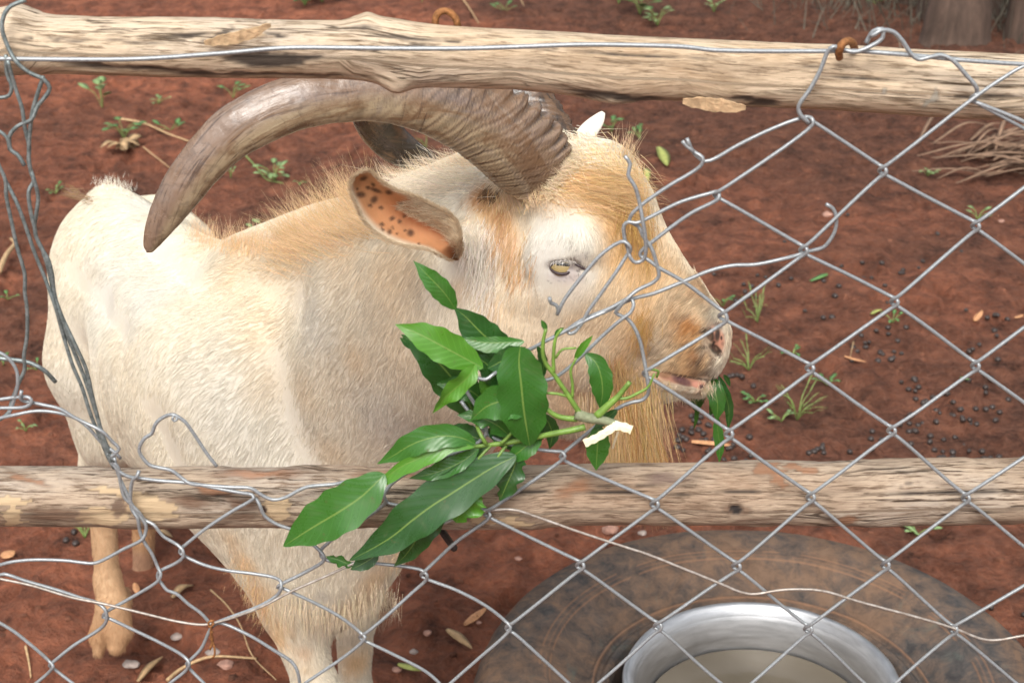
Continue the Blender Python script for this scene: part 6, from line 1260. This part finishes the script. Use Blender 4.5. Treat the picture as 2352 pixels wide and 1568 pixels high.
weed(18, 688, 5, .016, 'weed', 'small green weed at the left edge beside the goat\'s rump', .02); weed(128, 445, 5, .020, 'weed', 'bright green sprout just left of the tail', .03); weed(85, 850, 4, .012, 'weed', 'tiny weed left of the thigh', .02); weed(8, 840, 3, .014, 'weed', 'little green leaf at the left edge in the wire loop', .02); weed(195, 1235, 8, .024, 'grass', 'sparse grass left of the hind leg', .03, 0, 'grass'); weed(60, 990, 5, .012, 'weed2', 'speck of weed left of the hock', .02)
weed(2105, 1230, 4, .02, 'weed2', 'low green sprig under the lower rail at right', .02)
# dry leaf clump under the sprout, and dry palm leaves
def heap(px, py, n, L, w, mat, label, name, spread, cat):
    g = gpoint(px, py); r_ = empty(name, g, label, cat); 
    for k in range(n):
        a = rng.uniform(*spread); st = np.array([rng.normal(0, L*.25), rng.normal(0, L*.25), rng.uniform(.004, .03)]); d = np.array([math.cos(a), math.sin(a), rng.uniform(-.05, .35)]); Lk = L*rng.uniform(.5, 1.2)
        V, F = blade_mesh([st, st+d*Lk*.5+np.array([0, 0, .012]), st+d*Lk*np.array([1, 1, .3])], w*rng.uniform(.6, 1.3)); V = V.copy(); V[:, 2] = np.maximum(V[:, 2], .003); add('leaf_blade', mesh_np('leaf_blade', V, F), M[mat], r_)
heap(290, 350, 14, .060, .018, 'dryleaf', 'clump of curled dry brown leaves left of the horn', 'dry_leaf_clump', (0, 6.28), 'dry leaves')
heap(2275, 360, 34, .34, .007, 'frond', 'heap of dry brown palm leaf strips at the right below the rail', 'dry_palm_leaves', (-.9, 1.2), 'dry leaves')
heap(2240, 390, 24, .30, .006, 'frond', 'second, flatter fan of dry palm strips beside the heap', 'dry_palm_leaves', (-.3, .5), 'dry leaves')
# ------------------------------------------------------------------ trees at the back of the pen
t = NT('tree_bark'); v = t.obj(); nz = t.noise(t.mapping(v, (1, 1, .25)), 22, 5, .7, .4); t.base(t.ramp(nz.outputs[0], [(.3, (.040, .025, .018)), (.7, (.12, .075, .055))]).outputs[0]); t.rough(.9); t.bump(nz.outputs[0], .8, .012); M['bark'] = t.m
M['crown'] = simple('tree_foliage', (.06, .11, .03), .6, .4, 6)
def tree(px, py, r, label, seed, lean=0.0, hgt=3.4):
    g = gpoint(px, py); rt = empty('tree', g, label, 'tree', 'trees at the back of the pen'); rg = np.random.default_rng(seed)
    P = catmull([np.array([0, 0, -.06]), np.array([0, 0, .02]), np.array([lean*.3, .02, .5]), np.array([lean, .05, 1.5]), np.array([lean*1.4, .1, hgt*.75])], .04); R = np.interp(np.linspace(0, 1, len(P)), [0, .03, .15, 1], [r*1.8, r*1.35, r, r*.55])*(1+.08*vnoise(P, 9, seed)); mb = MB(); mb.add(*tube(P, R, 16))
    top = P[-1]; ends = []
    for k in range(6):
        a = k*1.05+rg.uniform(-.3, .3); e = top+np.array([math.cos(a)*rg.uniform(.5, .9), math.sin(a)*rg.uniform(.5, .9), rg.uniform(.4, 1.0)]); mb.add(*tube(catmull([top-np.array([0, 0, .2]), (top+e)/2+np.array([0, 0, .12]), e], .08), np.linspace(r*.4, .012, len(catmull([top-np.array([0, 0, .2]), (top+e)/2+np.array([0, 0, .12]), e], .08))), 8)); ends.append(e)
    add('trunk', mb.mesh('trunk'), M['bark'], rt)
    n = 2600; c = np.array(ends)[rg.integers(0, len(ends), n)]+rg.normal(0, .24, (n, 3)); a = rg.normal(0, 1, (n, 3)); a = unit(a); b = unit(np.cross(a, rg.normal(0, 1, (n, 3)))); L = rg.uniform(.05, .09, (n, 1)); W = L*.33
    V = np.stack([c-a*L, c+b*W, c+a*L, c-b*W], 1).reshape(-1, 3); add('crown', mesh_np('crown', V, np.arange(4*n).reshape(n, 4), False), M['crown'], rt)
tree(2195, 85, .105, 'stout brown tree trunk, nearest and widest of those in the top right corner', 1, .10)
tree(2150, 42, .060, 'slimmer brown trunk just left of the widest one', 2, -.12); tree(2090, 8, .035, 'thin dark sapling trunk, leftmost of the trunks', 3, -.06)
tree(2338, 88, .045, 'thin brown trunk at the right edge of the picture', 4, .0); tree(2262, 30, .05, 'grey trunk in the scrub between the widest trunk and the right edge', 5, .05)
def scrub():
    n = 2600; g = gpoint(2280, 20); P0 = np.stack([rng.normal(g[0]+.1, .45, n), rng.normal(g[1]+.25, .35, n), np.zeros(n)], 1); K = []; F = []
    hh = rng.uniform(.08, .5, n); d = rng.normal(0, .22, (n, 2)); w = rng.uniform(.0012, .0035, n)
    V = np.zeros((n, 6, 3)); ss = rng.uniform(0, 3.14, n); sx = np.stack([np.cos(ss), np.sin(ss), np.zeros(n)], 1)*w[:, None]
    for i, q in enumerate((0, .5, 1.0)):
        c = P0+np.stack([d[:, 0]*q*q, d[:, 1]*q*q, hh*q*(1-.25*q)], 1); V[:, 2*i] = c-sx*(1.05-q); V[:, 2*i+1] = c+sx*(1.05-q)
    base = (np.arange(n)*6)[:, None]; F = np.concatenate([base+np.array([0, 1, 3, 2]), base+np.array([2, 3, 5, 4])]); return mesh_np('dry_scrub', V.reshape(-1, 3), F, False)
M['scrub'] = simple('grey_scrub', (.11, .10, .075), .8, .4, 12)
tag(add('dry_scrub', scrub(), M['scrub']), 'grey dry scrub and grass around the tree trunks', 'scrub', kind='stuff')
